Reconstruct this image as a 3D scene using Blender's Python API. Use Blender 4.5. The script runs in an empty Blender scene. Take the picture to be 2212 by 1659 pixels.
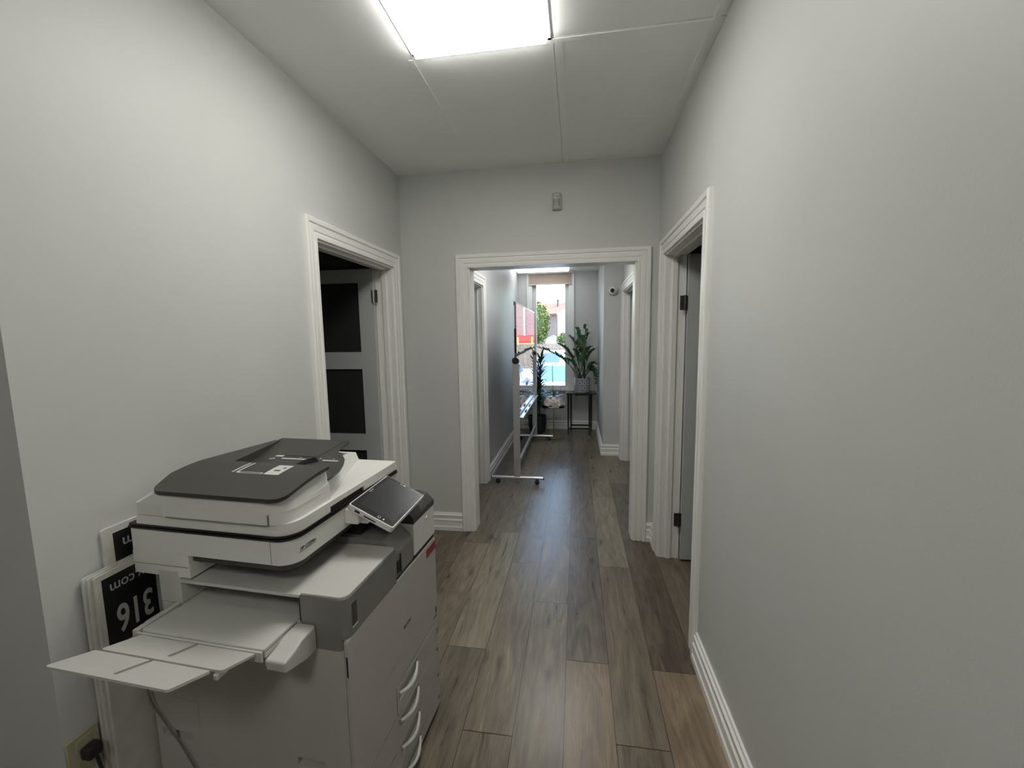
import bpy, bmesh, math, random
from mathutils import Vector, Matrix
random.seed(7)
D = bpy.data
SC = bpy.context.scene
COL = SC.collection
PI = math.pi

# ------------------------------------------------------------------ materials
def node_mat(name):
    m = D.materials.new(name); m.use_nodes = True
    nt = m.node_tree; nt.nodes.clear()
    out = nt.nodes.new('ShaderNodeOutputMaterial')
    b = nt.nodes.new('ShaderNodeBsdfPrincipled')
    nt.links.new(b.outputs[0], out.inputs[0])
    return m, nt, b

def mat(name, col, rough=.5, metal=0, var=.06, scale=30, bump=0.0, bscale=400, spec=.5, coat=0, trans=0, ior=1.45):
    m, nt, b = node_mat(name)
    tc = nt.nodes.new('ShaderNodeTexCoord')
    n = nt.nodes.new('ShaderNodeTexNoise'); n.inputs['Scale'].default_value = scale; n.inputs['Detail'].default_value = 4
    nt.links.new(tc.outputs['Object'], n.inputs['Vector'])
    r = nt.nodes.new('ShaderNodeValToRGB')
    r.color_ramp.elements[0].position = .3; r.color_ramp.elements[1].position = .7
    r.color_ramp.elements[0].color = tuple(c*(1-var) for c in col)+(1,)
    r.color_ramp.elements[1].color = tuple(min(1, c*(1+var)) for c in col)+(1,)
    nt.links.new(n.outputs[0], r.inputs[0]); nt.links.new(r.outputs[0], b.inputs['Base Color'])
    b.inputs['Roughness'].default_value = rough; b.inputs['Metallic'].default_value = metal
    b.inputs['Specular IOR Level'].default_value = spec; b.inputs['IOR'].default_value = ior
    b.inputs['Coat Weight'].default_value = coat; b.inputs['Transmission Weight'].default_value = trans
    if bump:
        n2 = nt.nodes.new('ShaderNodeTexNoise'); n2.inputs['Scale'].default_value = bscale; n2.inputs['Detail'].default_value = 3
        nt.links.new(tc.outputs['Object'], n2.inputs['Vector'])
        bp = nt.nodes.new('ShaderNodeBump'); bp.inputs['Strength'].default_value = bump; bp.inputs['Distance'].default_value = .002
        nt.links.new(n2.outputs[0], bp.inputs['Height']); nt.links.new(bp.outputs[0], b.inputs['Normal'])
    return m

def emit_mat(name, col, s):
    m, nt, b = node_mat(name)
    b.inputs['Base Color'].default_value = (.8, .8, .8, 1)
    b.inputs['Emission Color'].default_value = col+(1,); b.inputs['Emission Strength'].default_value = s
    return m

WALLC = (.60, .605, .59)
M = {}
M['wall'] = mat('wall_paint', WALLC, .5, var=.015, scale=3, bump=.12, bscale=260)
M['wall_dark'] = mat('wall_paint_shaded', (.33, .34, .34), .6, var=.02, scale=3, bump=.1, bscale=260)  # darker copy of the wall paint, shade of the unlit rooms in its colour
M['ceiling'] = mat('ceiling_paint', (.93, .935, .93), .6, var=.015, scale=4, bump=.25, bscale=420)
M['trim'] = mat('trim_paint', (.86, .85, .82), .32, var=.015, scale=5)
M['door'] = mat('door_paint', (.52, .53, .52), .4, var=.01, scale=5)
M['frost'] = mat('dark_frosted_glass', (.035, .037, .035), .33, var=.05, scale=8)
M['steel'] = mat('brushed_steel', (.55, .53, .50), .35, 1, var=.08, scale=60)
M['bronze'] = mat('dark_hinge_metal', (.16, .15, .14), .4, 1, var=.08, scale=60)
M['alu'] = mat('satin_aluminium', (.66, .67, .68), .3, .75, var=.03, scale=40)
M['pwhite'] = mat('copier_white_plastic', (.76, .75, .715), .45, var=.012, scale=60, bump=.15, bscale=1500)
M['pgrey'] = mat('copier_light_grey_plastic', (.58, .57, .535), .5, var=.012, scale=60, bump=.15, bscale=1500)
M['pcab'] = mat('copier_cabinet_plastic', (.50, .475, .455), .5, var=.02, scale=12, bump=.15, bscale=1500)
M['pdark'] = mat('copier_dark_grey_plastic', (.23, .225, .21), .5, var=.02, scale=60, bump=.15, bscale=1500)
M['pblack'] = mat('copier_charcoal_plastic', (.052, .05, .045), .42, var=.03, scale=60, bump=.2, bscale=1500)
M['gap'] = mat('black_rubber_gasket', (.014, .012, .012), .4, var=.1, scale=60)
M['screen'] = mat('touch_screen_glass', (.014, .015, .016), .3, var=.05, scale=4, spec=.8)
M['bezel'] = mat('screen_bezel', (.02, .02, .022), .25, var=.05, scale=4)
M['silver'] = mat('silver_handle', (.80, .78, .74), .3, .3, var=.02, scale=40)
M['red'] = mat('red_sticker', (.30, .035, .035), .45, var=.1, scale=60)
M['print_dark'] = mat('dark_print', (.06, .06, .06), .5, var=.1, scale=60)
M['print_light'] = mat('pale_print', (.62, .62, .60), .5, var=.1, scale=400)
M['signwhite'] = mat('foam_board_white', (.60, .58, .54), .6, var=.08, scale=18)
M['signblack'] = mat('sign_black_print', (.008, .008, .009), .45, var=.1, scale=40)
M['signtext'] = mat('sign_letter_print', (.48, .46, .43), .5, var=.05, scale=40)
M['cream'] = mat('cream_outlet_plastic', (.44, .42, .27), .45, var=.05, scale=40)
M['plug'] = mat('black_plug_rubber', (.02, .02, .02), .5, var=.1, scale=40)
M['cable'] = mat('grey_cable', (.16, .155, .15), .5, var=.1, scale=40)
M['gold'] = mat('brushed_gold', (.55, .41, .20), .3, 1, var=.06, scale=60)
M['tableblack'] = mat('black_painted_wood', (.02, .019, .02), .25, var=.1, scale=20)
M['potdark'] = mat('dark_green_planter_glaze', (.018, .028, .03), .45, var=.1, scale=10)
M['soil'] = mat('potting_soil', (.03, .022, .016), .9, var=.4, scale=90, bump=1, bscale=200)
M['leaf'] = mat('dark_green_leaf', (.05, .11, .05), .35, var=.35, scale=25)
M['leaf2'] = mat('glossy_green_leaf', (.075, .17, .075), .28, var=.35, scale=20)
M['stem'] = mat('green_stem', (.06, .08, .04), .5, var=.2, scale=30)
M['camwhite'] = mat('camera_white_plastic', (.75, .75, .74), .35, var=.01, scale=40)
M['lens'] = mat('black_lens', (.01, .01, .012), .15, var=.05, scale=40)
M['pir'] = mat('sensor_cream_plastic', (.52, .50, .45), .45, var=.02, scale=40)
M['pirlens'] = mat('sensor_lens', (.33, .32, .30), .35, var=.03, scale=40)
M['pvc'] = mat('white_window_vinyl', (.72, .73, .74), .35, var=.01, scale=10)
M['card'] = mat('cream_card', (.62, .55, .42), .6, var=.05, scale=30)
M['orange'] = mat('orange_paint', (.8, .38, .12), .5, var=.05, scale=5)
M['awning'] = mat('red_awning_cloth', (.45, .02, .02), .6, var=.08, scale=5)
M['asphalt'] = mat('pale_asphalt', (.30, .30, .30), .9, var=.2, scale=4, bump=.4, bscale=60)
M['concrete'] = mat('concrete_walk', (.5, .5, .48), .9, var=.1, scale=4)
M['fence'] = mat('weathered_fence_wood', (.15, .12, .095), .8, var=.35, scale=6)
M['sunlitbrick'] = mat('sun_tinted_gable_brick', (.40, .33, .20), .85, var=.12, scale=4)  # yellow of the sunlight on the gable is put into the brick colour
M['roofred'] = mat('red_shingles', (.24, .10, .07), .85, var=.25, scale=14)
M['treeleaf'] = mat('tree_foliage', (.11, .15, .03), .7, var=.6, scale=9)
M['treedark'] = mat('tree_inner_foliage', (.05, .085, .03), .8, var=.5, scale=9)
M['bark'] = mat('bark', (.12, .09, .06), .9, var=.3, scale=12)
M['carwhite'] = mat('white_car_paint', (.72, .73, .75), .25, var=.01, scale=3, coat=.5)
M['carsilver'] = mat('silver_car_paint', (.50, .53, .57), .28, .3, var=.01, scale=3, coat=.5)
M['carglass'] = mat('sky_reflection_car_glass', (.07, .13, .20), .15, var=.1, scale=2, spec=.6)  # blue of the mirrored sky painted into the glass colour
M['tyre'] = mat('tyre_rubber', (.02, .02, .02), .8, var=.1, scale=20)
M['blackhole'] = mat('dark_vent', (.01, .01, .01), .7, var=.1, scale=20)
M['door2'] = mat('door_paint_spare', (.52, .53, .52), .4, var=.01, scale=5)  # same grey as the door paint, not assigned to anything

def glass_mat(name, tint=(1, 1, 1)):
    m = D.materials.new(name); m.use_nodes = True
    nt = m.node_tree; nt.nodes.clear()
    out = nt.nodes.new('ShaderNodeOutputMaterial')
    mix = nt.nodes.new('ShaderNodeMixShader'); fr = nt.nodes.new('ShaderNodeFresnel'); fr.inputs[0].default_value = 1.45
    tr = nt.nodes.new('ShaderNodeBsdfTransparent'); tr.inputs[0].default_value = tint+(1,)
    gl = nt.nodes.new('ShaderNodeBsdfGlossy'); gl.inputs['Roughness'].default_value = .02
    nt.links.new(fr.outputs[0], mix.inputs[0]); nt.links.new(tr.outputs[0], mix.inputs[1]); nt.links.new(gl.outputs[0], mix.inputs[2])
    nt.links.new(mix.outputs[0], out.inputs[0])
    return m
M['glass'] = glass_mat('window_glass', (.93, .96, .97))
M['glasstop'] = glass_mat('clear_table_glass', (.85, .88, .86))

def board_mat():
    m, nt, b = node_mat('glossy_whiteboard_glass')
    tc = nt.nodes.new('ShaderNodeTexCoord'); n = nt.nodes.new('ShaderNodeTexNoise'); n.inputs['Scale'].default_value = 2
    nt.links.new(tc.outputs['Object'], n.inputs['Vector'])
    r = nt.nodes.new('ShaderNodeValToRGB')
    r.color_ramp.elements[0].color = (.30, .32, .33, 1); r.color_ramp.elements[1].color = (.34, .36, .37, 1)
    nt.links.new(n.outputs[0], r.inputs[0]); nt.links.new(r.outputs[0], b.inputs['Base Color'])
    b.inputs['Roughness'].default_value = .015; b.inputs['IOR'].default_value = 1.6
    b.inputs['Coat Weight'].default_value = 1; b.inputs['Coat Roughness'].default_value = .01
    return m
M['board'] = board_mat()

def brick_mat(name, c1, c2, mortar, sc=1.0):
    m, nt, b = node_mat(name)
    tc = nt.nodes.new('ShaderNodeTexCoord'); mp = nt.nodes.new('ShaderNodeMapping')
    mp.inputs['Rotation'].default_value = (PI/2, 0, 0)
    br = nt.nodes.new('ShaderNodeTexBrick'); br.inputs['Scale'].default_value = sc
    br.inputs['Color1'].default_value = c1+(1,); br.inputs['Color2'].default_value = c2+(1,); br.inputs['Mortar'].default_value = mortar+(1,)
    br.inputs['Brick Width'].default_value = .42; br.inputs['Row Height'].default_value = .16; br.inputs['Mortar Size'].default_value = .02
    nt.links.new(tc.outputs['Object'], mp.inputs[0]); nt.links.new(mp.outputs[0], br.inputs[0])
    nt.links.new(br.outputs[0], b.inputs['Base Color']); b.inputs['Roughness'].default_value = .85
    return m
M['brick'] = brick_mat('pink_brick', (.19, .125, .115), (.15, .10, .095), (.20, .17, .16))
M['brick2'] = brick_mat('rose_brick', (.24, .13, .125), (.20, .105, .10), (.26, .20, .19))

def blind_mat():
    m = D.materials.new('peach_blind_fabric'); m.use_nodes = True
    nt = m.node_tree; nt.nodes.clear()
    out = nt.nodes.new('ShaderNodeOutputMaterial')
    mix = nt.nodes.new('ShaderNodeMixShader'); mix.inputs[0].default_value = .5
    d = nt.nodes.new('ShaderNodeBsdfDiffuse'); t = nt.nodes.new('ShaderNodeBsdfTranslucent')
    tc = nt.nodes.new('ShaderNodeTexCoord'); n = nt.nodes.new('ShaderNodeTexNoise'); n.inputs['Scale'].default_value = 300
    r = nt.nodes.new('ShaderNodeValToRGB'); r.color_ramp.elements[0].color = (.62, .50, .42, 1); r.color_ramp.elements[1].color = (.78, .66, .58, 1)
    nt.links.new(tc.outputs['Object'], n.inputs['Vector']); nt.links.new(n.outputs[0], r.inputs[0])
    nt.links.new(r.outputs[0], d.inputs[0]); nt.links.new(r.outputs[0], t.inputs[0])
    nt.links.new(d.outputs[0], mix.inputs[1]); nt.links.new(t.outputs[0], mix.inputs[2]); nt.links.new(mix.outputs[0], out.inputs[0])
    return m
M['blind'] = blind_mat()

def pot_mat():     # white glazed pot with a grid of dark geometric tiles
    m, nt, b = node_mat('patterned_tile_glaze')
    tc = nt.nodes.new('ShaderNodeTexCoord'); sep = nt.nodes.new('ShaderNodeSeparateXYZ')
    nt.links.new(tc.outputs['Object'], sep.inputs[0])
    at = nt.nodes.new('ShaderNodeMath'); at.operation = 'ARCTAN2'
    nt.links.new(sep.outputs[1], at.inputs[0]); nt.links.new(sep.outputs[0], at.inputs[1])
    def mth(op, a, bb=None):
        n = nt.nodes.new('ShaderNodeMath'); n.operation = op
        for i, v in enumerate((a, bb)):
            if v is None: continue
            if isinstance(v, (int, float)): n.inputs[i].default_value = v
            else: nt.links.new(v, n.inputs[i])
        return n.outputs[0]
    u = mth('MULTIPLY', at.outputs[0], 10/(2*PI)); v = mth('DIVIDE', sep.outputs[2], .075)
    fu = mth('ABSOLUTE', mth('SUBTRACT', mth('FRACT', mth('ADD', u, 20)), .5)); fv = mth('ABSOLUTE', mth('SUBTRACT', mth('FRACT', v), .5))
    di = mth('ADD', fu, fv)
    ring = mth('LESS_THAN', mth('ABSOLUTE', mth('SUBTRACT', di, .36)), .07)
    cor = mth('GREATER_THAN', di, .82); dot = mth('LESS_THAN', di, .12)
    edge = mth('GREATER_THAN', mth('MAXIMUM', fu, fv), .475)
    tot = mth('MINIMUM', mth('ADD', mth('ADD', ring, cor), mth('ADD', dot, edge)), 1)
    mx = nt.nodes.new('ShaderNodeMixRGB'); mx.inputs[1].default_value = (.62, .63, .66, 1); mx.inputs[2].default_value = (.06, .065, .08, 1)
    nt.links.new(tot, mx.inputs[0]); nt.links.new(mx.outputs[0], b.inputs['Base Color']); b.inputs['Roughness'].default_value = .25
    return m
M['potpattern'] = pot_mat()

def floral_mat():
    m, nt, b = node_mat('floral_gift_wrap')
    tc = nt.nodes.new('ShaderNodeTexCoord'); v = nt.nodes.new('ShaderNodeTexNoise'); v.inputs['Scale'].default_value = 16; v.inputs['Detail'].default_value = 1
    r = nt.nodes.new('ShaderNodeValToRGB'); e = r.color_ramp.elements
    e[0].position = .36; e[0].color = (.55, .30, .32, 1); e[1].position = .64; e[1].color = (.62, .50, .34, 1)
    x = e.new(.46); x.color = (.80, .76, .76, 1); x = e.new(.58); x.color = (.80, .76, .76, 1)
    nt.links.new(tc.outputs['Object'], v.inputs['Vector']); nt.links.new(v.outputs[0], r.inputs[0]); nt.links.new(r.outputs[0], b.inputs['Base Color'])
    b.inputs['Roughness'].default_value = .5
    return m
M['floral'] = floral_mat()

def floor_mat():
    m, nt, b = node_mat('greige_wood_planks')
    L = nt.links.new; N = nt.nodes.new
    tc = N('ShaderNodeTexCoord'); tone = N('ShaderNodeAttribute'); tone.attribute_name = 'tone'; seed = N('ShaderNodeAttribute'); seed.attribute_name = 'seed'
    warm = N('ShaderNodeAttribute'); warm.attribute_name = 'warm'
    off = N('ShaderNodeCombineXYZ')
    mu = N('ShaderNodeMath'); mu.operation = 'MULTIPLY'; mu.inputs[1].default_value = 37.0; L(seed.outputs['Fac'], mu.inputs[0])
    L(mu.outputs[0], off.inputs[0]); L(mu.outputs[0], off.inputs[2])
    add = N('ShaderNodeVectorMath'); add.operation = 'ADD'; L(tc.outputs['Object'], add.inputs[0]); L(off.outputs[0], add.inputs[1])
    mp = N('ShaderNodeMapping'); mp.inputs['Scale'].default_value = (9, 1.3, 1); L(add.outputs[0], mp.inputs[0])
    n1 = N('ShaderNodeTexNoise'); n1.inputs['Scale'].default_value = 1.5; n1.inputs['Detail'].default_value = 8; n1.inputs['Roughness'].default_value = .62; n1.inputs['Distortion'].default_value = 1.6
    L(mp.outputs[0], n1.inputs['Vector'])
    mp2 = N('ShaderNodeMapping'); mp2.inputs['Scale'].default_value = (130, 5, 1); L(add.outputs[0], mp2.inputs[0])
    n2 = N('ShaderNodeTexNoise'); n2.inputs['Scale'].default_value = 1.5; n2.inputs['Detail'].default_value = 4; L(mp2.outputs[0], n2.inputs['Vector'])
    # cathedral figure: distorted rings
    mp3 = N('ShaderNodeMapping'); mp3.inputs['Scale'].default_value = (5, .9, 1); L(add.outputs[0], mp3.inputs[0])
    n3 = N('ShaderNodeTexNoise'); n3.inputs['Scale'].default_value = .9; n3.inputs['Detail'].default_value = 2; L(mp3.outputs[0], n3.inputs['Vector'])
    s = N('ShaderNodeMath'); s.operation = 'MULTIPLY'; s.inputs[1].default_value = 90; L(n3.outputs[0], s.inputs[0])
    sn = N('ShaderNodeMath'); sn.operation = 'SINE'; L(s.outputs[0], sn.inputs[0])
    mp4 = N('ShaderNodeMapping'); mp4.inputs['Scale'].default_value = (6, 1.9, 1); L(add.outputs[0], mp4.inputs[0])
    vo = N('ShaderNodeTexVoronoi'); vo.inputs['Scale'].default_value = 1.3; L(mp4.outputs[0], vo.inputs['Vector'])
    kn = N('ShaderNodeMapRange'); kn.inputs[1].default_value = .03; kn.inputs[2].default_value = .16; kn.inputs[3].default_value = -.32; kn.inputs[4].default_value = 0; L(vo.outputs['Distance'], kn.inputs[0])
    def ma(a, ka, c):
        n = N('ShaderNodeMath'); n.operation = 'MULTIPLY_ADD'; L(a, n.inputs[0]); n.inputs[1].default_value = ka
        if isinstance(c, (int, float)): n.inputs[2].default_value = c
        else: L(c, n.inputs[2])
        return n.outputs[0]
    t = ma(n1.outputs[0], .85, -.42)
    t = ma(n2.outputs[0], .42, t)
    t = ma(sn.outputs[0], .035, t); t = ma(kn.outputs[0], 1, t); t = ma(tone.outputs['Fac'], .62, t)
    r = N('ShaderNodeValToRGB'); e = r.color_ramp.elements
    e[0].position = 0; e[0].color = (.024, .019, .016, 1); e[1].position = 1; e[1].color = (.37, .32, .235, 1)
    x = e.new(.3); x.color = (.090, .074, .056, 1); x = e.new(.6); x.color = (.19, .16, .118, 1)
    L(t, r.inputs[0])
    mx = N('ShaderNodeMixRGB'); mx.blend_type = 'MULTIPLY'; mx.inputs[2].default_value = (1.08, .95, .84, 1)
    L(warm.outputs['Fac'], mx.inputs[0]); L(r.outputs[0], mx.inputs[1]); L(mx.outputs[0], b.inputs['Base Color'])
    rr = N('ShaderNodeMapRange'); rr.inputs[3].default_value = .22; rr.inputs[4].default_value = .38; L(n1.outputs[0], rr.inputs[0]); L(rr.outputs[0], b.inputs['Roughness'])
    bp = N('ShaderNodeBump'); bp.inputs['Strength'].default_value = .35; bp.inputs['Distance'].default_value = .0015; L(t, bp.inputs['Height']); L(bp.outputs[0], b.inputs['Normal'])
    b.inputs['Specular IOR Level'].default_value = .5
    return m
M['floor'] = floor_mat()

# ------------------------------------------------------------------ mesh helpers
def box(bm, x0, x1, y0, y1, z0, z1):
    if x0 > x1: x0, x1 = x1, x0
    if y0 > y1: y0, y1 = y1, y0
    if z0 > z1: z0, z1 = z1, z0
    v = [bm.verts.new(p) for p in ((x0, y0, z0), (x1, y0, z0), (x1, y1, z0), (x0, y1, z0), (x0, y0, z1), (x1, y0, z1), (x1, y1, z1), (x0, y1, z1))]
    for f in ((0, 3, 2, 1), (4, 5, 6, 7), (0, 1, 5, 4), (1, 2, 6, 5), (2, 3, 7, 6), (3, 0, 4, 7)):
        bm.faces.new([v[i] for i in f])

def loft(bm, rings, cap=True, closed=True):
    R = [[bm.verts.new(p) for p in r] for r in rings]
    n = len(R[0])
    for a, b in zip(R, R[1:]):
        for i in range(n if closed else n-1):
            j = (i+1) % n
            bm.faces.new((a[i], a[j], b[j], b[i]))
    if cap:
        bm.faces.new(list(reversed(R[0]))); bm.faces.new(R[-1])
    return R

def rpoly(pts, rad, seg=6):       # plan polygon with rounded corners
    out = []; n = len(pts)
    for i in range(n):
        r = rad[i] if isinstance(rad, (list, tuple)) else rad
        p = Vector(pts[i]); a = Vector(pts[i-1])-p; b = Vector(pts[(i+1) % n])-p
        if r <= 0: out.append(tuple(p)); continue
        a.normalize(); b.normalize()
        ang = math.acos(max(-1, min(1, a.dot(b)))); t = r/math.tan(ang/2)
        c = p+(a+b).normalized()*(r/math.sin(ang/2))
        s = p+a*t-c; e = p+b*t-c
        a0 = math.atan2(s.y, s.x); a1 = math.atan2(e.y, e.x)
        da = (a1-a0+PI) % (2*PI)-PI
        for k in range(seg+1):
            q = a0+da*k/seg; out.append((c.x+r*math.cos(q), c.y+r*math.sin(q)))
    return out

def prism(bm, poly, z0, z1):
    loft(bm, [[(x, y, z0) for x, y in poly], [(x, y, z1) for x, y in poly]])

def tube(bm, pts, r, seg=8, cap=True):
    pts = [Vector(p) for p in pts]; rings = []
    rr = r if isinstance(r, (list, tuple)) else [r]*len(pts)
    up = Vector((0, 0, 1))
    for i, p in enumerate(pts):
        d = (pts[min(i+1, len(pts)-1)]-pts[max(i-1, 0)]).normalized()
        ref = up if abs(d.dot(up)) < .95 else Vector((1, 0, 0))
        a = d.cross(ref).normalized(); b = a.cross(d)
        rings.append([tuple(p+(a*math.cos(2*PI*k/seg)+b*math.sin(2*PI*k/seg))*rr[i]) for k in range(seg)])
    loft(bm, rings, cap)

def lathe(bm, prof, c=(0, 0, 0), seg=32, cap=True):
    loft(bm, [[(c[0]+r*math.cos(2*PI*k/seg), c[1]+r*math.sin(2*PI*k/seg), c[2]+z) for k in range(seg)] for r, z in prof], cap)

def disc_x(bm, c, r, t, axis='x', seg=24):
    ax = {'x': 0, 'y': 1, 'z': 2}[axis]; o = [i for i in range(3) if i != ax]
    rings = []
    for s in (-t/2, t/2):
        ring = []
        for k in range(seg):
            p = list(c); p[ax] += s; p[o[0]] += r*math.cos(2*PI*k/seg); p[o[1]] += r*math.sin(2*PI*k/seg); ring.append(tuple(p))
        rings.append(ring)
    loft(bm, rings)

def pocket_face(bm, O, U, V, N, w, h, holes, depth):
    """rectangle O+U*w+V*h facing N, with rectangular pockets (u0,u1,v0,v1) sunk by depth"""
    O, U, V, N = map(Vector, (O, U, V, N))
    us = sorted({0, w, *[q for a in holes for q in a[:2]]}); vs = sorted({0, h, *[q for a in holes for q in a[2:4]]})
    def P(u, v, d=0): return bm.verts.new(O+U*u+V*v-N*d)
    for i in range(len(us)-1):
        for j in range(len(vs)-1):
            u0, u1, v0, v1 = us[i], us[i+1], vs[j], vs[j+1]
            um, vm = (u0+u1)/2, (v0+v1)/2
            inh = any(a[0] < um < a[1] and a[2] < vm < a[3] for a in holes)
            d = depth if inh else 0
            bm.faces.new((P(u0, v0, d), P(u1, v0, d), P(u1, v1, d), P(u0, v1, d)))
    for a in holes:
        c = [(a[0], a[2]), (a[1], a[2]), (a[1], a[3]), (a[0], a[3])]
        for k in range(4):
            p, q = c[k], c[(k+1) % 4]
            bm.faces.new((P(*p), P(*q), P(*q, depth), P(*p, depth)))

def slab_pockets(bm, x_back, x_face, y0, y1, z0, z1, holes, depth):
    """box whose +X face (x_face) has pockets"""
    pocket_face(bm, (x_face, y0, z0), (0, 1, 0), (0, 0, 1), (1, 0, 0), y1-y0, z1-z0, holes, depth)
    v = [bm.verts.new(p) for p in ((x_back, y0, z0), (x_face, y0, z0), (x_face, y1, z0), (x_back, y1, z0), (x_back, y0, z1), (x_face, y0, z1), (x_face, y1, z1), (x_back, y1, z1))]
    for f in ((0, 3, 2, 1), (4, 5, 6, 7), (0, 1, 5, 4), (2, 3, 7, 6), (3, 0, 4, 7)):
        bm.faces.new([v[i] for i in f])

def finish(bm, bevel=0, seg=3, merge=True):
    if merge: bmesh.ops.remove_doubles(bm, verts=bm.verts, dist=1e-5)
    bmesh.ops.recalc_face_normals(bm, faces=bm.faces)
    if bevel:
        es = [e for e in bm.edges if len(e.link_faces) == 2 and e.calc_face_angle(0) > math.radians(50)]
        bmesh.ops.bevel(bm, geom=es, offset=bevel, segments=seg, profile=.5, affect='EDGES', clamp_overlap=True)

def link(name, bm, m, parent=None, loc=None, bevel=0, seg=3, smooth=True, merge=True, label=None, matrix=None):
    finish(bm, bevel, seg, merge)
    me = D.meshes.new(name); bm.to_mesh(me); bm.free()
    if smooth:
        me.polygons.foreach_set('use_smooth', [True]*len(me.polygons)); me.set_sharp_from_angle(angle=math.radians(38))
    me.materials.append(M[m] if isinstance(m, str) else m)
    o = D.objects.new(name, me); COL.objects.link(o)
    if parent: o.parent = parent
    if loc: o.location = loc
    if matrix is not None: o.matrix_local = matrix
    if bevel and smooth:
        wn = o.modifiers.new('weighted_normals', 'WEIGHTED_NORMAL'); wn.keep_sharp = True; wn.weight = 80
    if label: o['label'] = label
    return o

def NB(): return bmesh.new()
def empty(name, loc, rz=0):
    o = D.objects.new(name, None); COL.objects.link(o); o.location = loc; o.rotation_euler = (0, 0, rz); o.empty_display_size = .1
    return o
def tag(o, label, cat, group=None, kind=None):
    o['label'] = label; o['category'] = cat
    if group: o['group'] = group
    if kind: o['kind'] = kind
    return o
def struct(name, bm, m, **k):
    o = link(name, bm, m, **k); o['kind'] = 'structure'; return o
def copy_tree(o, parent=None):
    c = o.copy(); COL.objects.link(c); c.parent = parent
    for ch in list(o.children): copy_tree(ch, c)
    return c

def text_mesh(name, s, size, m, parent, matrix, ext=.0004, shear=0, offset=0, align='LEFT'):
    cu = D.curves.new(name, 'FONT'); cu.body = s; cu.size = size; cu.extrude = ext; cu.shear = shear; cu.offset = offset; cu.align_x = align
    t = D.objects.new(name, cu); COL.objects.link(t)
    dg = bpy.context.evaluated_depsgraph_get(); me = D.meshes.new_from_object(t.evaluated_get(dg))
    COL.objects.unlink(t); D.objects.remove(t)
    me.name = name; me.materials.clear(); me.materials.append(M[m])
    o = D.objects.new(name, me); COL.objects.link(o)
    if parent: o.parent = parent
    o.matrix_local = matrix
    return o
def frame(O, X, Y):
    X = Vector(X).normalized(); Y = Vector(Y); Y = (Y-X*Y.dot(X)).normalized(); Z = X.cross(Y)
    return Matrix((( X.x, Y.x, Z.x, O[0]), (X.y, Y.y, Z.y, O[1]), (X.z, Y.z, Z.z, O[2]), (0, 0, 0, 1)))

# ------------------------------------------------------------------ camera
cd = D.cameras.new('camera'); cam = D.objects.new('camera', cd); COL.objects.link(cam); SC.camera = cam
cd.sensor_width = 36; cd.lens = 905.54/2212*36; cd.clip_start = .02; cd.clip_end = 500
yaw, pitch, roll = -.1536, -.1119, -.0152
fw = Vector((math.sin(yaw)*math.cos(pitch), math.cos(yaw)*math.cos(pitch), math.sin(pitch)))
rt = Vector((math.cos(yaw), -math.sin(yaw), 0)); up = rt.cross(fw)
r2 = rt*math.cos(roll)+up*math.sin(roll); u2 = up*math.cos(roll)-rt*math.sin(roll)
cam.matrix_world = Matrix(((r2.x, u2.x, -fw.x, 0), (r2.y, u2.y, -fw.y, 0), (r2.z, u2.z, -fw.z, 1.518), (0, 0, 0, 1)))

# ------------------------------------------------------------------ room shell
XL, XR, YE, CH = -1.304, .558, 3.08, 2.713
TW = .13                     # wall thickness
HL, HR, HF, HC = -.93, .545, 6.83, 2.53   # hall beyond: left, right, far wall, ceiling
DT = 2.03                    # door head height

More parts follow.
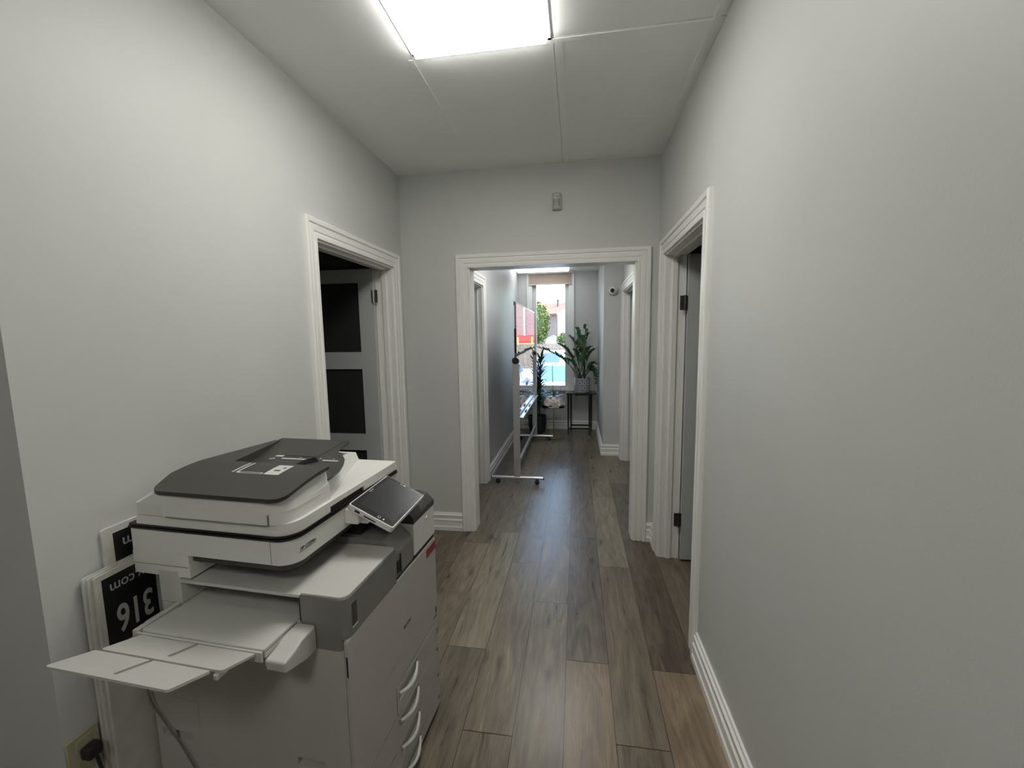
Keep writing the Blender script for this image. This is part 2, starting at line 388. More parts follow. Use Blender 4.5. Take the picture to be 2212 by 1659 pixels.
# floor planks
def make_floor():
    bm = NB(); tone = []; seed = []; warm = []
    W = .195; Lp = 1.235; x00 = -.045
    known = {0: 3.069, -1: 3.487, -2: 2.658, -3: 3.086, 1: 2.679, 2: 1.825}
    tn = {(0, 1): .66, (0, 2): .30, (0, 3): .42, (-1, 1): .52, (-1, 2): .60, (-1, 3): .6, (-2, 1): .42, (-2, 2): .55, (-2, 3): .52, (-3, 1): .42, (-3, 2): .80, (-3, 3): .45,
          (1, 1): .40, (1, 2): .48, (1, 3): .74, (2, 0): .64, (2, 1): .14, (2, 2): .25}
    wm = {(0, 1): .8, (2, 0): 1, (2, 1): .5, (-3, 2): -.1, (1, 3): .1}
    g = .0013
    for k in range(-18, 12):
        x0 = x00+k*W; base = known.get(k, random.random()*Lp)
        for j in range(-6, 8):
            y1 = base+j*Lp; y0 = y1-Lp
            if y0 > 7.2 or y1 < -3: continue
            a, b = max(y0, -3), min(y1, 7.2)
            q = [bm.verts.new(p) for p in ((x0+g, a+g, 0), (x0+W-g, a+g, 0), (x0+W-g, b-g, 0), (x0+g, b-g, 0))]
            bm.faces.new(q)
            # which plank: index by the joint at its far end
            idx = None
            if k in known:
                r = {0: 3.069, -1: 3.487, -2: 2.658, -3: 3.086, 1: 2.679, 2: 1.825}[k]
                n = round((y1-r)/Lp)
                base_i = {0: {-1: 1, 0: 2, 1: 3}, -1: {-1: 1, 0: 2, 1: 3}, -2: {-1: 1, 0: 2, 1: 3}, -3: {-1: 1, 0: 2, 1: 3}, 1: {-1: 1, 0: 2, 1: 3}, 2: {0: 0, 1: 1, 2: 2}}[k]
                idx = base_i.get(n)
            tone.append(tn.get((k, idx), random.uniform(.3, .66))); seed.append(random.random()*7); warm.append(max(0, wm.get((k, idx), random.random()*.4)))
    n_pl = len(tone)
    # dark bevelled joint bed just under the planks
    q = [bm.verts.new(p) for p in ((-3.6, -3, -.0015), (2.3, -3, -.0015), (2.3, 7.2, -.0015), (-3.6, 7.2, -.0015))]
    bm.faces.new(q); tone.append(-.6); seed.append(0); warm.append(0)
    me = D.meshes.new('floor'); bm.to_mesh(me); bm.free()
    for nme, arr in (('tone', tone), ('seed', seed), ('warm', warm)):
        at = me.attributes.new(nme, 'FLOAT', 'FACE'); at.data.foreach_set('value', arr)
    me.materials.append(M['floor'])
    o = D.objects.new('floor', me); COL.objects.link(o); o['kind'] = 'structure'
make_floor()
bm = NB(); box(bm, -4, 2.6, -3.2, 7.0, -.12, -.004); struct('floor', bm, 'concrete').name = 'floor_base'
D.objects['floor_base'].name = 'floor.001'

# walls
bm = NB()   # left wall with door opening y 2.005..2.91
box(bm, XL-TW, XL, .78, 2.005, 0, CH); box(bm, XL-TW, XL, 2.91, YE+TW, 0, CH); box(bm, XL-TW, XL, 2.005, 2.91, DT, CH)
box(bm, -3.4, XL-TW, .78, .91, 0, CH)
struct('wall_left', bm, 'wall')
bm = NB()
box(bm, XR, XR+TW, -2.8, 2.005, 0, CH); box(bm, XR, XR+TW, 2.862, YE+TW, 0, CH); box(bm, XR, XR+TW, 2.005, 2.862, DT, CH)
struct('wall_right', bm, 'wall')
bm = NB()
box(bm, XL, -.793, YE, YE+TW, 0, CH); box(bm, .416, XR, YE, YE+TW, 0, CH); box(bm, -.793, .416, YE, YE+TW, DT+.01, CH)
struct('wall_front', bm, 'wall')
bm = NB(); box(bm, -3.4, XR+TW, -2.93, -2.8, 0, CH); struct('wall_back', bm, 'wall')
bm = NB(); box(bm, -3.53, -3.4, -2.93, .91, 0, CH); struct('wall_left', bm, 'wall')
# ceiling of the near room with shallow tile joints
bm = NB()
cxs = [-3.53, -1.31, -.70, -.095, XR+TW]; cys = [-2.93, -.6, .615, 1.225, 1.835, 3.055, YE+TW]
g = .0025
for i in range(len(cxs)-1):
    for j in range(len(cys)-1):
        if cxs[i] == -.70 and cys[j] == 1.225: continue
        box(bm, cxs[i]+(g if i == 3 else 0), cxs[i+1]-(0 if i < 2 else (g if i in (2, 3) else 0)), cys[j]+(g if i > 2 else 0), cys[j+1]-(g if i > 2 else 0), CH, CH+.02)
box(bm, -3.53, XR+TW, -2.93, YE+TW, CH+.004, CH+.05)
# thin raised bars of the grid
for (a, b, c, d) in ((-.095, XR-.046, 1.845, 1.87), (-.70, -.095, 1.845, 1.87), (-.09, -.06, 1.87, YE), (XR-.045, XR-.02, -2.8, YE-.001), (-.72, -.70, 1.87, YE)):
    box(bm, a, b, c, d, CH-.0025, CH+.001)
struct('ceiling', bm, 'ceiling', bevel=0)

# hall beyond
Y1 = YE+TW
bm = NB()
box(bm, HL-TW, HL, Y1, 3.35, 0, HC); box(bm, HL-TW, HL, 4.155, HF, 0, HC); box(bm, HL-TW, HL, 3.35, 4.155, DT, HC)
struct('wall_left', bm, 'wall')
bm = NB()
box(bm, HR, HR+TW, Y1, 4.19, 0, HC); box(bm, HR, HR+TW, 5.13, 5.34, 0, HC); box(bm, HR, HR+TW, 4.19, 5.13, DT, HC)
struct('wall_right', bm, 'wall')
bm = NB(); box(bm, .33, HR+TW, 5.34, HF, 0, HC); struct('wall_right', bm, 'wall', bevel=.004)
wx0, wx1, wz0, wz1 = -.715, -.115, .66, 2.45
bm = NB(); T2 = .16
box(bm, HL-TW, wx0, HF, HF+T2, -.9, HC+.3); box(bm, wx1, HR+TW, HF, HF+T2, -.9, HC+.3); box(bm, wx0, wx1, HF, HF+T2, wz1, HC+.3); box(bm, wx0, wx1, HF, HF+T2, -.9, wz0)
struct('wall_front', bm, 'wall')
bm = NB(); box(bm, HL-TW, HR+TW, Y1-.02, HF+T2, HC, HC+.12); struct('ceiling', bm, 'ceiling')
# dark side rooms behind the three open doors
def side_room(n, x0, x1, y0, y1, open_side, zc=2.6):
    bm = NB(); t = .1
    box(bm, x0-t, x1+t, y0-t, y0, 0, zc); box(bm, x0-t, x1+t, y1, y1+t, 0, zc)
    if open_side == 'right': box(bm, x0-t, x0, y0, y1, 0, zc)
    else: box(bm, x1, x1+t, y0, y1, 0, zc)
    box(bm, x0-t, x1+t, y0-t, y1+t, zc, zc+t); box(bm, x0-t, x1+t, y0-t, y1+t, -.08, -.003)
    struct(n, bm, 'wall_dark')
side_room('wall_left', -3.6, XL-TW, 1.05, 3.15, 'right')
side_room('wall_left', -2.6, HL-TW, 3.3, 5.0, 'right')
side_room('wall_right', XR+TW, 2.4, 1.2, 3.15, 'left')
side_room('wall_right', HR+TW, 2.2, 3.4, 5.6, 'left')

# ------------------------------------------------------------------ trims
CAS = [(0, 0), (0, .013), (.006, .015), (.02, .015), (.022, .011), (.030, .011), (.033, .015), (.058, .018), (.062, .013), (.067, .013), (.070, .021), (.088, .024), (.093, .021), (.095, .016), (.095, 0)]
def casing_into(bm, O, H, N, h0, h1, zt, zb=0, prof=CAS, full=False):
    O, H, N = Vector(O), Vector(H), Vector(N); Z = Vector((0, 0, 1))
    def P(h, z, t): return O+H*h+Z*z+N*t
    if full:
        paths = [[P(h0-s, zb-s, t) for s, t in prof], [P(h0-s, zt+s, t) for s, t in prof], [P(h1+s, zt+s, t) for s, t in prof], [P(h1+s, zb-s, t) for s, t in prof], [P(h0-s, zb-s, t) for s, t in prof]]
        loft(bm, paths, False)
    else:
        paths = [[P(h0-s, zb, t) for s, t in prof], [P(h0-s, zt+s, t) for s, t in prof], [P(h1+s, zt+s, t) for s, t in prof], [P(h1+s, zb, t) for s, t in prof]]
        loft(bm, paths, True)
def jamb_into(bm, axis, w0, w1, h0, h1, zt, jt=.018, stop=None):
    """lining of an opening; axis 'x': wall is an x slab w0..w1, opening along y h0..h1"""
    def b(a0, a1, c0, c1, z0, z1):
        if axis == 'x': box(bm, a0, a1, c0, c1, z0, z1)
        else: box(bm, c0, c1, a0, a1, z0, z1)
    b(w0, w1, h0, h0+jt, 0, zt); b(w0, w1, h1-jt, h1, 0, zt); b(w0, w1, h0, h1, zt-jt, zt)
    if stop:
        s0, s1 = stop
        b(s0, s1, h0+jt, h0+jt+.012, 0, zt-jt); b(s0, s1, h1-jt-.012, h1-jt, 0, zt-jt); b(s0, s1, h0+jt, h1-jt, zt-jt-.012, zt-jt)
X, Y = (1, 0, 0), (0, 1, 0)
bm = NB(); casing_into(bm, (XL, 0, 0), Y, (1, 0, 0), 2.008, 2.907, DT-.003); casing_into(bm, (XL-TW, 0, 0), Y, (-1, 0, 0), 2.008, 2.907, DT-.003)
jamb_into(bm, 'x', XL-TW, XL, 2.0, 2.915, DT+.003, stop=(XL-.075, XL-.045)); struct('trim_1', bm, 'trim')
bm = NB(); casing_into(bm, (XR, 0, 0), Y, (-1, 0, 0), 2.008, 2.859, DT-.003)
jamb_into(bm, 'x', XR, XR+TW, 2.0, 2.867, DT+.003, stop=(XR+.045, XR+.075)); struct('trim_2', bm, 'trim')
bm = NB(); casing_into(bm, (0, YE, 0), X, (0, -1, 0), -.79, .413, DT-.003); casing_into(bm, (0, Y1, 0), X, (0, 1, 0), -.79, .413, DT-.003)
jamb_into(bm, 'y', YE, Y1, -.798, .421, DT+.015); struct('trim_3', bm, 'trim')
bm = NB(); casing_into(bm, (HL, 0, 0), Y, (1, 0, 0), 3.353, 4.152, DT-.003); jamb_into(bm, 'x', HL-TW, HL, 3.345, 4.16, DT+.003, stop=(HL-.075, HL-.045)); tr4 = struct('trim_4', bm, 'trim')
bm = NB(); box(bm, HL-.112, HL-.082, 4.140, 4.1435, .955, 1.025); link('strike_plate', bm, 'steel', tr4, bevel=.001)
bm = NB(); casing_into(bm, (HR, 0, 0), Y, (-1, 0, 0), 4.193, 5.127, DT-.003); jamb_into(bm, 'x', HR, HR+TW, 4.185, 5.135, DT+.003, stop=(HR+.045, HR+.075)); struct('trim_5', bm, 'trim')

BB = [(0, 0), (.024, 0), (.024, .030), (.018, .037), (.018, .074), (.0225, .079), (.0225, .088), (.016, .094), (.016, .112), (.019, .116), (.019, .124), (.011, .130), (.009, .141), (0, .141)]
def baseboard(name, path, side=1, prof=BB):
    """path: list of (x,y); the board stands on the left of travel for side=1"""
    bm = NB(); P = [Vector(p) for p in path]; rings = []
    for i, p in enumerate(P):
        ds = []
        if i > 0: ds.append((P[i]-P[i-1]).normalized())
        if i < len(P)-1: ds.append((P[i+1]-P[i]).normalized())
        ns = [Vector((-d.y, d.x))*side for d in ds]
        n = ns[0] if len(ns) == 1 else (ns[0]+ns[1])/(1+ns[0].dot(ns[1]))
        rings.append([(p.x+n.x*t, p.y+n.y*t, z) for t, z in prof])
    loft(bm, rings); return struct(name, bm, 'trim')
baseboard('baseboard_front', [(XL, 3.004), (XL, YE), (-.886, YE)], -1)
baseboard('baseboard_front', [(.509, YE), (XR, YE), (XR, 2.955)], -1)
baseboard('baseboard_right', [(XR, 1.912), (XR, -2.8)], -1)
baseboard('baseboard_left', [(-3.4, .78), (XL, .78), (XL, 1.912)], -1)
baseboard('baseboard_left', [(HL, 4.249), (HL, HF), (.33, HF), (.33, 5.34), (HR, 5.34), (HR, 5.225)], -1)
baseboard('baseboard_right', [(HR, 4.097), (HR, Y1)], -1)

# doors
d1 = NB(); yy0, yy1 = 2.862, 2.898; xh = -1.436
xs0, xs1 = xh-.86, xh
gx0, gx1 = xs0+.13, xs1-.115
for (a, b, z0, z1) in ((xs0, gx0, .012, 2.015), (gx1, xs1, .012, 2.015)): box(d1, a, b, yy0, yy1, z0, z1)
for z0, z1 in ((.012, .20), (.69, .815), (1.30, 1.425), (1.92, 2.015)): box(d1, gx0, gx1, yy0, yy1, z0, z1)
door1 = struct('door_1', d1, 'door')
for z0, z1 in ((.20, .69), (.815, 1.30), (1.425, 1.92)):
    b = NB(); box(b, gx0-.002, gx1+.002, yy0+.012, yy1-.012, z0, z1); link('frosted_glass_pane', b, 'frost', door1)
def hinge(x, y, z, m, parent, s=1):
    b = NB(); box(b, x-.016*s, x+.0, y-.0025, y+.001, z-.045, z+.045); box(b, x, x+.030*s, y-.0025, y+.001, z-.045, z+.045)
    tube(b, [(x, y-.006, z-.047), (x, y-.006, z+.047)], .0065, 10); link('hinge', b, m, parent)
for z in (1.82, .27): hinge(xh+.002, yy0-.001, z, 'steel', door1, 1)
b = NB(); box(b, xs0+.055, xs0+.075, yy0-.05, yy0, .99, 1.01); box(b, xs0+.055, xs0+.17, yy0-.06, yy0-.045, .99, 1.01); link('door_handle', b, 'steel', door1, bevel=.003)
d2 = NB(); box(d2, XR+TW+.004, XR+TW+.80, 2.812, 2.847, .012, 2.012); door2 = struct('door_2', d2, 'door')
for z in (1.715, .29): hinge(XR+TW-.014, 2.811, z, 'bronze', door2, -1)
b = NB(); box(b, XR+TW+.70, XR+TW+.72, 2.76, 2.812, .99, 1.01); box(b, XR+TW+.60, XR+TW+.72, 2.755, 2.77, .99, 1.01); link('door_handle', b, 'bronze', door2, bevel=.003)

# window
w = NB()
WC = [(0, 0), (0, .014), (.02, .016), (.06, .018), (.066, .024), (.078, .024), (.082, 0)]
casing_into(w, (0, HF, 0), X, (0, -1, 0), wx0+.004, wx1-.004, wz1-.0, wz0, WC)
for a in ((wx0, wx0+.012), (wx1-.012, wx1)): box(w, a[0], a[1], HF-.0, HF+T2, wz0, wz1)
box(w, wx0, wx1, HF, HF+T2, wz1-.012, wz1); box(w, wx0-.1, wx1+.1, HF-.035, HF+.10, wz0-.025, wz0+.005)
win = struct('window_1', w, 'trim')
f = NB(); ys0, ys1 = HF+.055, HF+.115
for a in ((wx0+.012, wx0+.068), (wx1-.068, wx1-.012)): box(f, a[0], a[1], ys0, ys1, wz0+.005, wz1-.012)
box(f, wx0+.06, wx1-.06, ys0, ys1, wz0+.005, wz0+.05); box(f, wx0+.06, wx1-.06, ys0, ys1, wz1-.07, wz1-.012)
sash = link('sash', f, 'pvc', win, bevel=.003)
f = NB(); box(f, wx0+.06, wx1-.06, HF+.083, HF+.088, wz0+.04, wz1-.06); link('glass_pane', f, 'glass', win)
bl = tag(empty('roller_blind', (-.42, HF-.03, 2.33)), 'peach roller blind rolled most of the way up over the tall window', 'blind')
f = NB(); box(f, -.335, .335, -.008, -.006, .012, .165); link('fabric', f, 'blind', bl)
f = NB(); box(f, -.338, .338, -.014, .0, 0, .016); link('bottom_rail', f, 'pgrey', bl, bevel=.003)
f = NB(); box(f, -.35, .35, -.045, .018, .165, .198); link('cassette', f, 'pgrey', bl, bevel=.006)

# ------------------------------------------------------------------ ceiling lights
LE = 9.0
def panel_light(x0, x1, y0, y1, z, label, em):
    t = tag(empty('ceiling_light', ((x0+x1)/2, (y0+y1)/2, z)), label, 'light')
    hx, hy = (x1-x0)/2, (y1-y0)/2
    f = NB()
    for a in ((-hx, -hx+.012, -hy, hy), (hx-.012, hx, -hy, hy), (-hx, hx, -hy, -hy+.012), (-hx, hx, hy-.012, hy)): box(f, a[0], a[1], a[2], a[3], -.006, .004)
    link('frame', f, 'trim', t)
    f = NB(); loft(f, [[(-hx+.012, -hy+.012, .002), (hx-.012, -hy+.012, .002), (hx-.012, hy-.012, .002), (-hx+.012, hy-.012, .002)], [(-hx+.022, -hy+.022, -.032), (hx-.022, -hy+.022, -.032), (hx-.022, hy-.022, -.032), (-hx+.022, hy-.022, -.032)]]); link('diffuser', f, em, t)
LE = 13.0
panel_light(-.69, -.105, 1.232, 1.842, CH, 'bright rectangular flush ceiling panel light overhead in the near passage', emit_mat('warm_white_diffuser', (1, .99, .93), LE))
panel_light(-.69, -.105, -1.2, -.61, CH, 'flush ceiling panel light overhead in the wider area behind the viewer', emit_mat('warm_white_diffuser', (1, .99, .94), 11.0))
panel_light(-.92, -.10, 6.05, 6.62, HC, 'bright flush ceiling light over the far hall end by the window', emit_mat('cool_white_diffuser', (.93, .97, 1), 3.0))
panel_light(-.52, .08, 3.75, 4.35, HC, 'flush ceiling light over the near half of the hall, hidden above the opening', emit_mat('neutral_white_diffuser', (1, .99, .97), 9.5))

# ------------------------------------------------------------------ copier
cp = tag(empty('office_copier', (-.588, .934, 0), math.atan2(-.0564, .9984)), 'large off-white office copier with black document feeder and tilted touch screen standing in the passage', 'copier')
def B(bm, d0, d1, w0, w1, z0, z1): box(bm, -d1, -d0, w0, w1, z0, z1)
def dw(poly): return [(-d, w) for d, w in poly]
def columns(bm, ws, f, top, bot):
    """solid made of columns along w: f(w)->(d_front_top, d_front_bottom, d_back)"""
    rings = []
    for w_ in ws:
        a, b, c, *e_ = f(w_)
        rings.append([(-a, w_, top(w_)), (-c, w_, top(w_)), (-(e_[0] if e_ else c), w_, bot(w_)), (-b, w_, bot(w_))])
    loft(bm, rings)
# cabinet (paper bank)
b = NB()
b2 = b
# near side (facing the camera) with two grip pockets and a service panel outline
pocket_face(b, (-.671, 0, .03), (1, 0, 0), (0, 0, 1), (0, -1, 0), .657, .67, [(.02, .13, .305, .33), (.49, .575, .305, .33)], .02)
v = [b.verts.new(p) for p in ((-.671, 0, .03), (-.014, 0, .03), (-.014, .587, .03), (-.671, .587, .03), (-.671, 0, .70), (-.014, 0, .70), (-.014, .587, .70), (-.671, .587, .70))]
for f_ in ((0, 3, 2, 1), (4, 5, 6, 7), (1, 2, 6, 5), (2, 3, 7, 6), (3, 0, 4, 7)): b.faces.new([v[i] for i in f_])
cab = link('cabinet', b, 'pcab', cp)
b = NB(); B(b, .507, .60, -.0025, 0, .385, .47); link('service_panel', b, 'pcab', cab, bevel=.002)
b = NB(); B(b, .03, .66, .01, .577, 0.0, .031); link('plinth', b, 'pdark', cp)
# hinge slit at the front edge of the side
b = NB(); B(b, .0045, .0085, -.0012, .01, .63, .688); link('cover_hinge', b, 'gap', cp)
# front cover (L shaped)
b = NB()
poly = rpoly([(.0, .735), (.0, .289), (.232, .289), (.232, .392), (.587, .392), (.587, .735)], [.012, .003, .003, .003, .004, .006], 4)
loft(b, [[(0, y, z) for y, z in poly], [(-.0135, y, z) for y, z in poly]])
cover = link('front_cover', b, 'pcab', cp, bevel=.0015, seg=2)
b = NB(); box(b, .0, .0012, .502, .584, .690, .7205); link('red_sticker', b, 'red', cp)
text_mesh('maker_name', 'RICOH', .017, 'print_dark', cp, frame((.0002, .300, .546), (0, 1, 0), (0, 0, 1)), offset=.0003)
b = NB()
for (y0, y1, z0, z1) in ((.565, .575, .425, .45), (.545, .575, .412, .416), (.565, .580, .348, .352), (.565, .58, .335, .339), (.56, .575, .262, .27), (.56, .575, .148, .156), (.56, .575, .05, .056)): box(b, 0, .0008, y0, y1, z0, z1)
link('tray_markings', b, 'print_dark', cp)
# drawers with pockets and bow handles
for i, (y0, z0, z1, hz) in enumerate(((.236, .288, .388, .355), (0, .178, .284, .255), (0, .082, .174, .155), (0, .022, .078, .056))):
    b = NB(); slab_pockets(b, -.0135, 0, y0, .587, z0, z1, [(.245-y0, .392-y0, max(hz-.028-z0, .003), min(hz+.016-z0, z1-z0-.003))], .011)
    dr = link('drawer', b, 'pcab', cp, smooth=False)
    b = NB(); pts = []
    for k in range(15):
        t = k/14; pts.append((.001+.017*math.sin(PI*t), .250+.137*t, hz-.012*math.sin(PI*t)+.004))
    rings = []
    for p in pts: rings.append([(p[0]+dx, p[1], p[2]+dz) for dx, dz in ((-.004, -.004), (.003, -.005), (.005, 0), (.003, .004), (-.004, .004))])
    loft(b, rings); link('handle', b, 'silver', dr)
b = NB(); B(b, .005, .0135, .014, .586, .70, .7445); B(b, .012, .07, .03, .586, .736, .752); link('cover_gap', b, 'gap', cp)

# mid body: exit bay
b = NB(); B(b, .10, .60, .001, .587, .70, .772); B(b, .526, .60, .0, .587, .772, .872)
link('mid_body', b, 'pgrey', cp, bevel=.004)
b = NB(); B(b, .139, .526, .30, .587, .772, .92); B(b, .135, .14, .0, .30, .772, .84); link('bay_back', b, 'gap', cp)
b = NB(); poly = rpoly(dw([(.136, 0), (.526, 0), (.526, .30), (.136, .30)]), .003, 2); prism(b, poly, .838, .8475); link('inner_tray', b, 'pgrey', cp, bevel=.0015, seg=2)
b = NB(); poly = rpoly(dw([(.002, .002), (.135, .002), (.135, .272), (.002, .272)]), [.026, .003, .003, .008], 8); prism(b, poly, .846, .853); link('tray_cover', b, 'pgrey', cp, bevel=.002, seg=2)
# dark front housing
b = NB(); poly = rpoly([(0, .846), (0, .765), (.0, .735), (.01, .70), (.10, .690), (.138, .715), (.138, .846)], [0, 0, .0, .01, .012, .006, 0], 3)
# body follows a rounded near-front corner
cor = rpoly(dw([(0, 0), (.138, 0), (.138, .272), (0, .272)]), [.022, .002, .002, .006], 8)
zb = lambda x: .735 if x > -.012 else (.700 if x > -.10 else .715)
prism(b, cor, .735, .846)
cor2 = rpoly(dw([(.014, .001), (.138, .001), (.138, .20), (.014, .20)]), [.022, .03, .002, .002], 6)
prism(b, cor2, .692, .736)
fh = link('front_housing', b, 'pdark', cp)
b = NB(); box(b, -.0005, .0009, .024, .046, .760, .823); link('grip_shade', b, 'pblack', fh)  # flat dark plate painting the shade inside the grip recess
b = NB(); box(b, -.0005, .0016, .023, .047, .755, .7598); link('grip_lip_lit', b, 'pgrey', fh)  # pale strip painting the light caught on the recess lip
b = NB()
sec = rpoly([(-.004, .745), (-.004, .825), (-.05, .868), (-.30, .872), (-.30, .745)], [.002, .016, .02, .002, .002], 5)
loft(b, [[(x, .276, z) for x, z in sec], [(x, .403, z) for x, z in sec]])
ih = link('inner_housing', b, 'pdark', cp, bevel=.0015, seg=2)
b = NB(); box(b, -.006, -.0015, .282, .302, .757, .797); link('recess_shade', b, 'gap', ih)  # dark box standing in for the shade of a handle recess
b = NB(); box(b, -.006, -.001, .3055, .3075, .75, .815); link('seam', b, 'gap', ih)
# right front tower with black cap
b = NB(); sec = rpoly([(0, .752), (0, .872), (-.14, .872), (-.14, .752)], [.002, .0, .0, .002], 3)
loft(b, [[(x, .405, z) for x, z in sec], [(x, .587, z) for x, z in sec]]); tw = link('right_tower', b, 'pwhite', cp, bevel=.003)
b = NB(); sec = rpoly([(.001, .868), (.001, .888), (-.028, .918), (-.10, .928), (-.145, .928), (-.145, .868)], [.003, .014, .02, .01, .004, .002], 5)
loft(b, [[(x, .404, z) for x, z in sec], [(x, .589, z) for x, z in sec]]); link('cap', b, 'pblack', tw, bevel=.002, seg=2)
b = NB(); disc_x(b, (.002, .515, .845), .007, .004); disc_x(b, (.002, .535, .850), .004, .003); link('power_button', b, 'silver', tw)

# scanner
SW = .587
sp = rpoly(dw([(.15, 0), (.685, 0), (.685, SW), (.15, SW)]), [.05, .006, .006, .012], 8)
b = NB(); prism(b, sp, .921, .9905); sc_ = link('scanner', b, 'pwhite', cp, bevel=.003, seg=2)
b = NB(); B(b, .488, .685, .0, SW, .882, .922); B(b, .488, .685, .001, SW, .853, .8825); link('scanner_support', b, 'pwhite', cp, bevel=.002, seg=2)
b = NB(); us = rpoly(dw([(.158, .006), (.48, .006), (.48, .30), (.158, .30)]), [.046, .003, .003, .003], 8); prism(b, us, .9045, .9215); link('scanner_underside', b, 'pblack', cp, bevel=.002, seg=2)
b = NB(); B(b, .2135, .2150, -.0006, .002, .924, .988); link('panel_seam', b, 'pdark', sc_)
b = NB(); B(b, .49, .684, -.0008, .002, .8855, .8865); link('panel_seam', b, 'pdark', sc_)
text_mesh('model_name', 'MP C2504ex', .0125, 'print_dark', cp, frame((-.1494, .030, .953), (0, 1, 0), (0, 0, 1)), shear=.25)
b = NB(); box(b, -.1498, -.1490, .029, .093, .949, .9502); link('model_underline', b, 'print_dark', cp)
gp = rpoly(dw([(.146, -.004), (.689, -.004), (.689, SW+.004), (.146, SW+.004)]), [.053, .006, .006, .012], 8)
b = NB(); prism(b, gp, .9905, .9955); gp2 = rpoly(dw([(.152, .002), (.683, .002), (.683, SW-.002), (.152, SW-.002)]), [.05, .006, .006, .012], 8); prism(b, gp2, .9955, .999); gp3 = rpoly(dw([(.148, -.002), (.687, -.002), (.687, SW+.002), (.148, SW+.002)]), [.052, .006, .006, .012], 8); prism(b, gp3, .999, 1.003)
link('gasket', b, 'gap', cp)
# lid: lower part has a hand notch in the front edge
lp = rpoly(dw([(.15, 0), (.66, 0), (.66, SW), (.15, SW)]), [.056, .006, .006, .012], 8)
b = NB(); prism(b, lp, 1.019, 1.036)
lp2 = rpoly(dw([(.15, 0), (.66, 0), (.66, .176), (.15, .176)]), [.056, .004, .003, .012], 8); prism(b, lp2, 1.003, 1.0195)
B(b, .15, .66, .352, SW, 1.003, 1.0195)
lid = link('lid', b, 'pwhite', cp, bevel=.0015, seg=2)
b = NB(); B(b, .158, .66, .17, .36, 1.003, 1.019); link('hand_notch', b, 'pblack', lid)

# document feeder
def prof(w_):
    t = max(0, min(1, (w_+.012)/.2)); return 1.1075+.027*math.sin(t*PI/2)**1.15
def rnd(w_, w0, r): return r-math.sqrt(max(0, r*r-(r-(w_-w0))**2)) if w_ < w0+r else 0
ws = [-.006+i*.007 for i in range(9)]+[.06+.013*i for i in range(1, 11)]
fb = lambda w_: (.176+rnd(w_, -.006, .05), .164+rnd(w_, -.006, .055), .590-rnd(w_, -.006, .02)+.04*max(0, w_)/.19, .652-rnd(w_, -.006, .012))
b = NB(); columns(b, ws, fb, lambda w_: prof(w_)-.007, lambda w_: 1.068); columns(b, ws, lambda w_: (.164+rnd(w_, -.006, .055), .164+rnd(w_, -.006, .055), .652-rnd(w_, -.006, .012)), lambda w_: 1.0681, lambda w_: 1.0362); fd = link('feeder_body', b, 'pwhite', cp)
# raised lower band on the front and side of the feeder
fb2 = lambda w_: (.1655+rnd(w_, -.008, .056), .1615+rnd(w_, -.008, .056), .55)
b = NB(); ws2 = [-.008+i*.007 for i in range(9)]+[.06+.013*i for i in range(1, 11)]
columns(b, ws2, fb2, lambda w_: 1.066+.020*max(0, (w_-.02)/.17), lambda w_: 1.0365); link('front_band', b, 'pwhite', fd)
b = NB(); B(b, .2065, .2085, -.0095, .02, 1.0365, 1.064); B(b, .2085, .5405, -.0095, .0, 1.0345, 1.0362); link('panel_seam', b, 'pdark', fd)
wc = [-.014+i*.006 for i in range(9)]+[.045+.0145*i for i in range(1, 11)]
fc = lambda w_: (.160+rnd(w_, -.014, .035), .163+rnd(w_, -.014, .035), .580-rnd(w_, -.014, .03)+.040*min(1, max(0, w_+.01)/.09))
b = NB(); columns(b, wc, fc, lambda w_: prof(w_)+.004, lambda w_: prof(w_)-.008); fcov = link('feeder_cover', b, 'pblack', cp, bevel=.0012, seg=2)
# document table
tz = lambda w_: 1.099+(w_-.188)*.078
def td(w_):
    P_ = ((.188, .166), (.22, .168), (.27, .178), (.31, .193), (.345, .213), (.372, .238), (.395, .262), (.415, .284), (.44, .297), (.47, .303), (.50, .307), (.522, .311), (.532, .322))
    for (a, c), (e, g_) in zip(P_, P_[1:]):
        if a <= w_ <= e: return c+(g_-c)*(w_-a)/(e-a)
    return P_[-1][1]
wt = [.188, .205, .22, .245, .27, .29, .31, .33, .345, .36, .372, .385, .395, .405, .415, .43, .44, .455, .47, .50, .522, .532]
b = NB(); columns(b, wt, lambda w_: (td(w_), td(w_)+.004, .618), tz, lambda w_: tz(w_)-.010); tab = link('document_table', b, 'pblack', cp)
b = NB(); columns(b, [.188, .21, .3, .4, .47, .50], lambda w_: (.50+(w_-.188)*.32, .50+(w_-.188)*.32, .620), lambda w_: prof(.19)+.004-(w_-.188)*.040, lambda w_: tz(w_)-.012); link('paper_guide_rail', b, 'pblack', cp, bevel=.0012, seg=2)
b = NB(); columns(b, [.352, .525], lambda w_: (.325, .325, .49), lambda w_: tz(w_)+.0016, lambda w_: tz(w_)-.001); link('table_extension', b, 'pblack', tab, bevel=.0006, seg=1)
b = NB(); columns(b, [.322, .330], lambda w_: (.226, .226, .285), lambda w_: tz(w_)+.0006, lambda w_: tz(w_)-.0005); columns(b, [.322, .330], lambda w_: (.35, .35, .445), lambda w_: tz(w_)+.0006, lambda w_: tz(w_)-.0005); link('size_scale', b, 'print_light', tab)
b = NB()
for d_ in (.25, .30, .335, .38): columns(b, [.338, .343], lambda w_: (d_, d_, d_+.006), lambda w_: tz(w_)+.0006, lambda w_: tz(w_)-.0005)
columns(b, [.34, .352], lambda w_: (.455, .455, .485), lambda w_: tz(w_)+.0006, lambda w_: tz(w_)-.0005)
link('size_marks', b, 'print_light', tab)
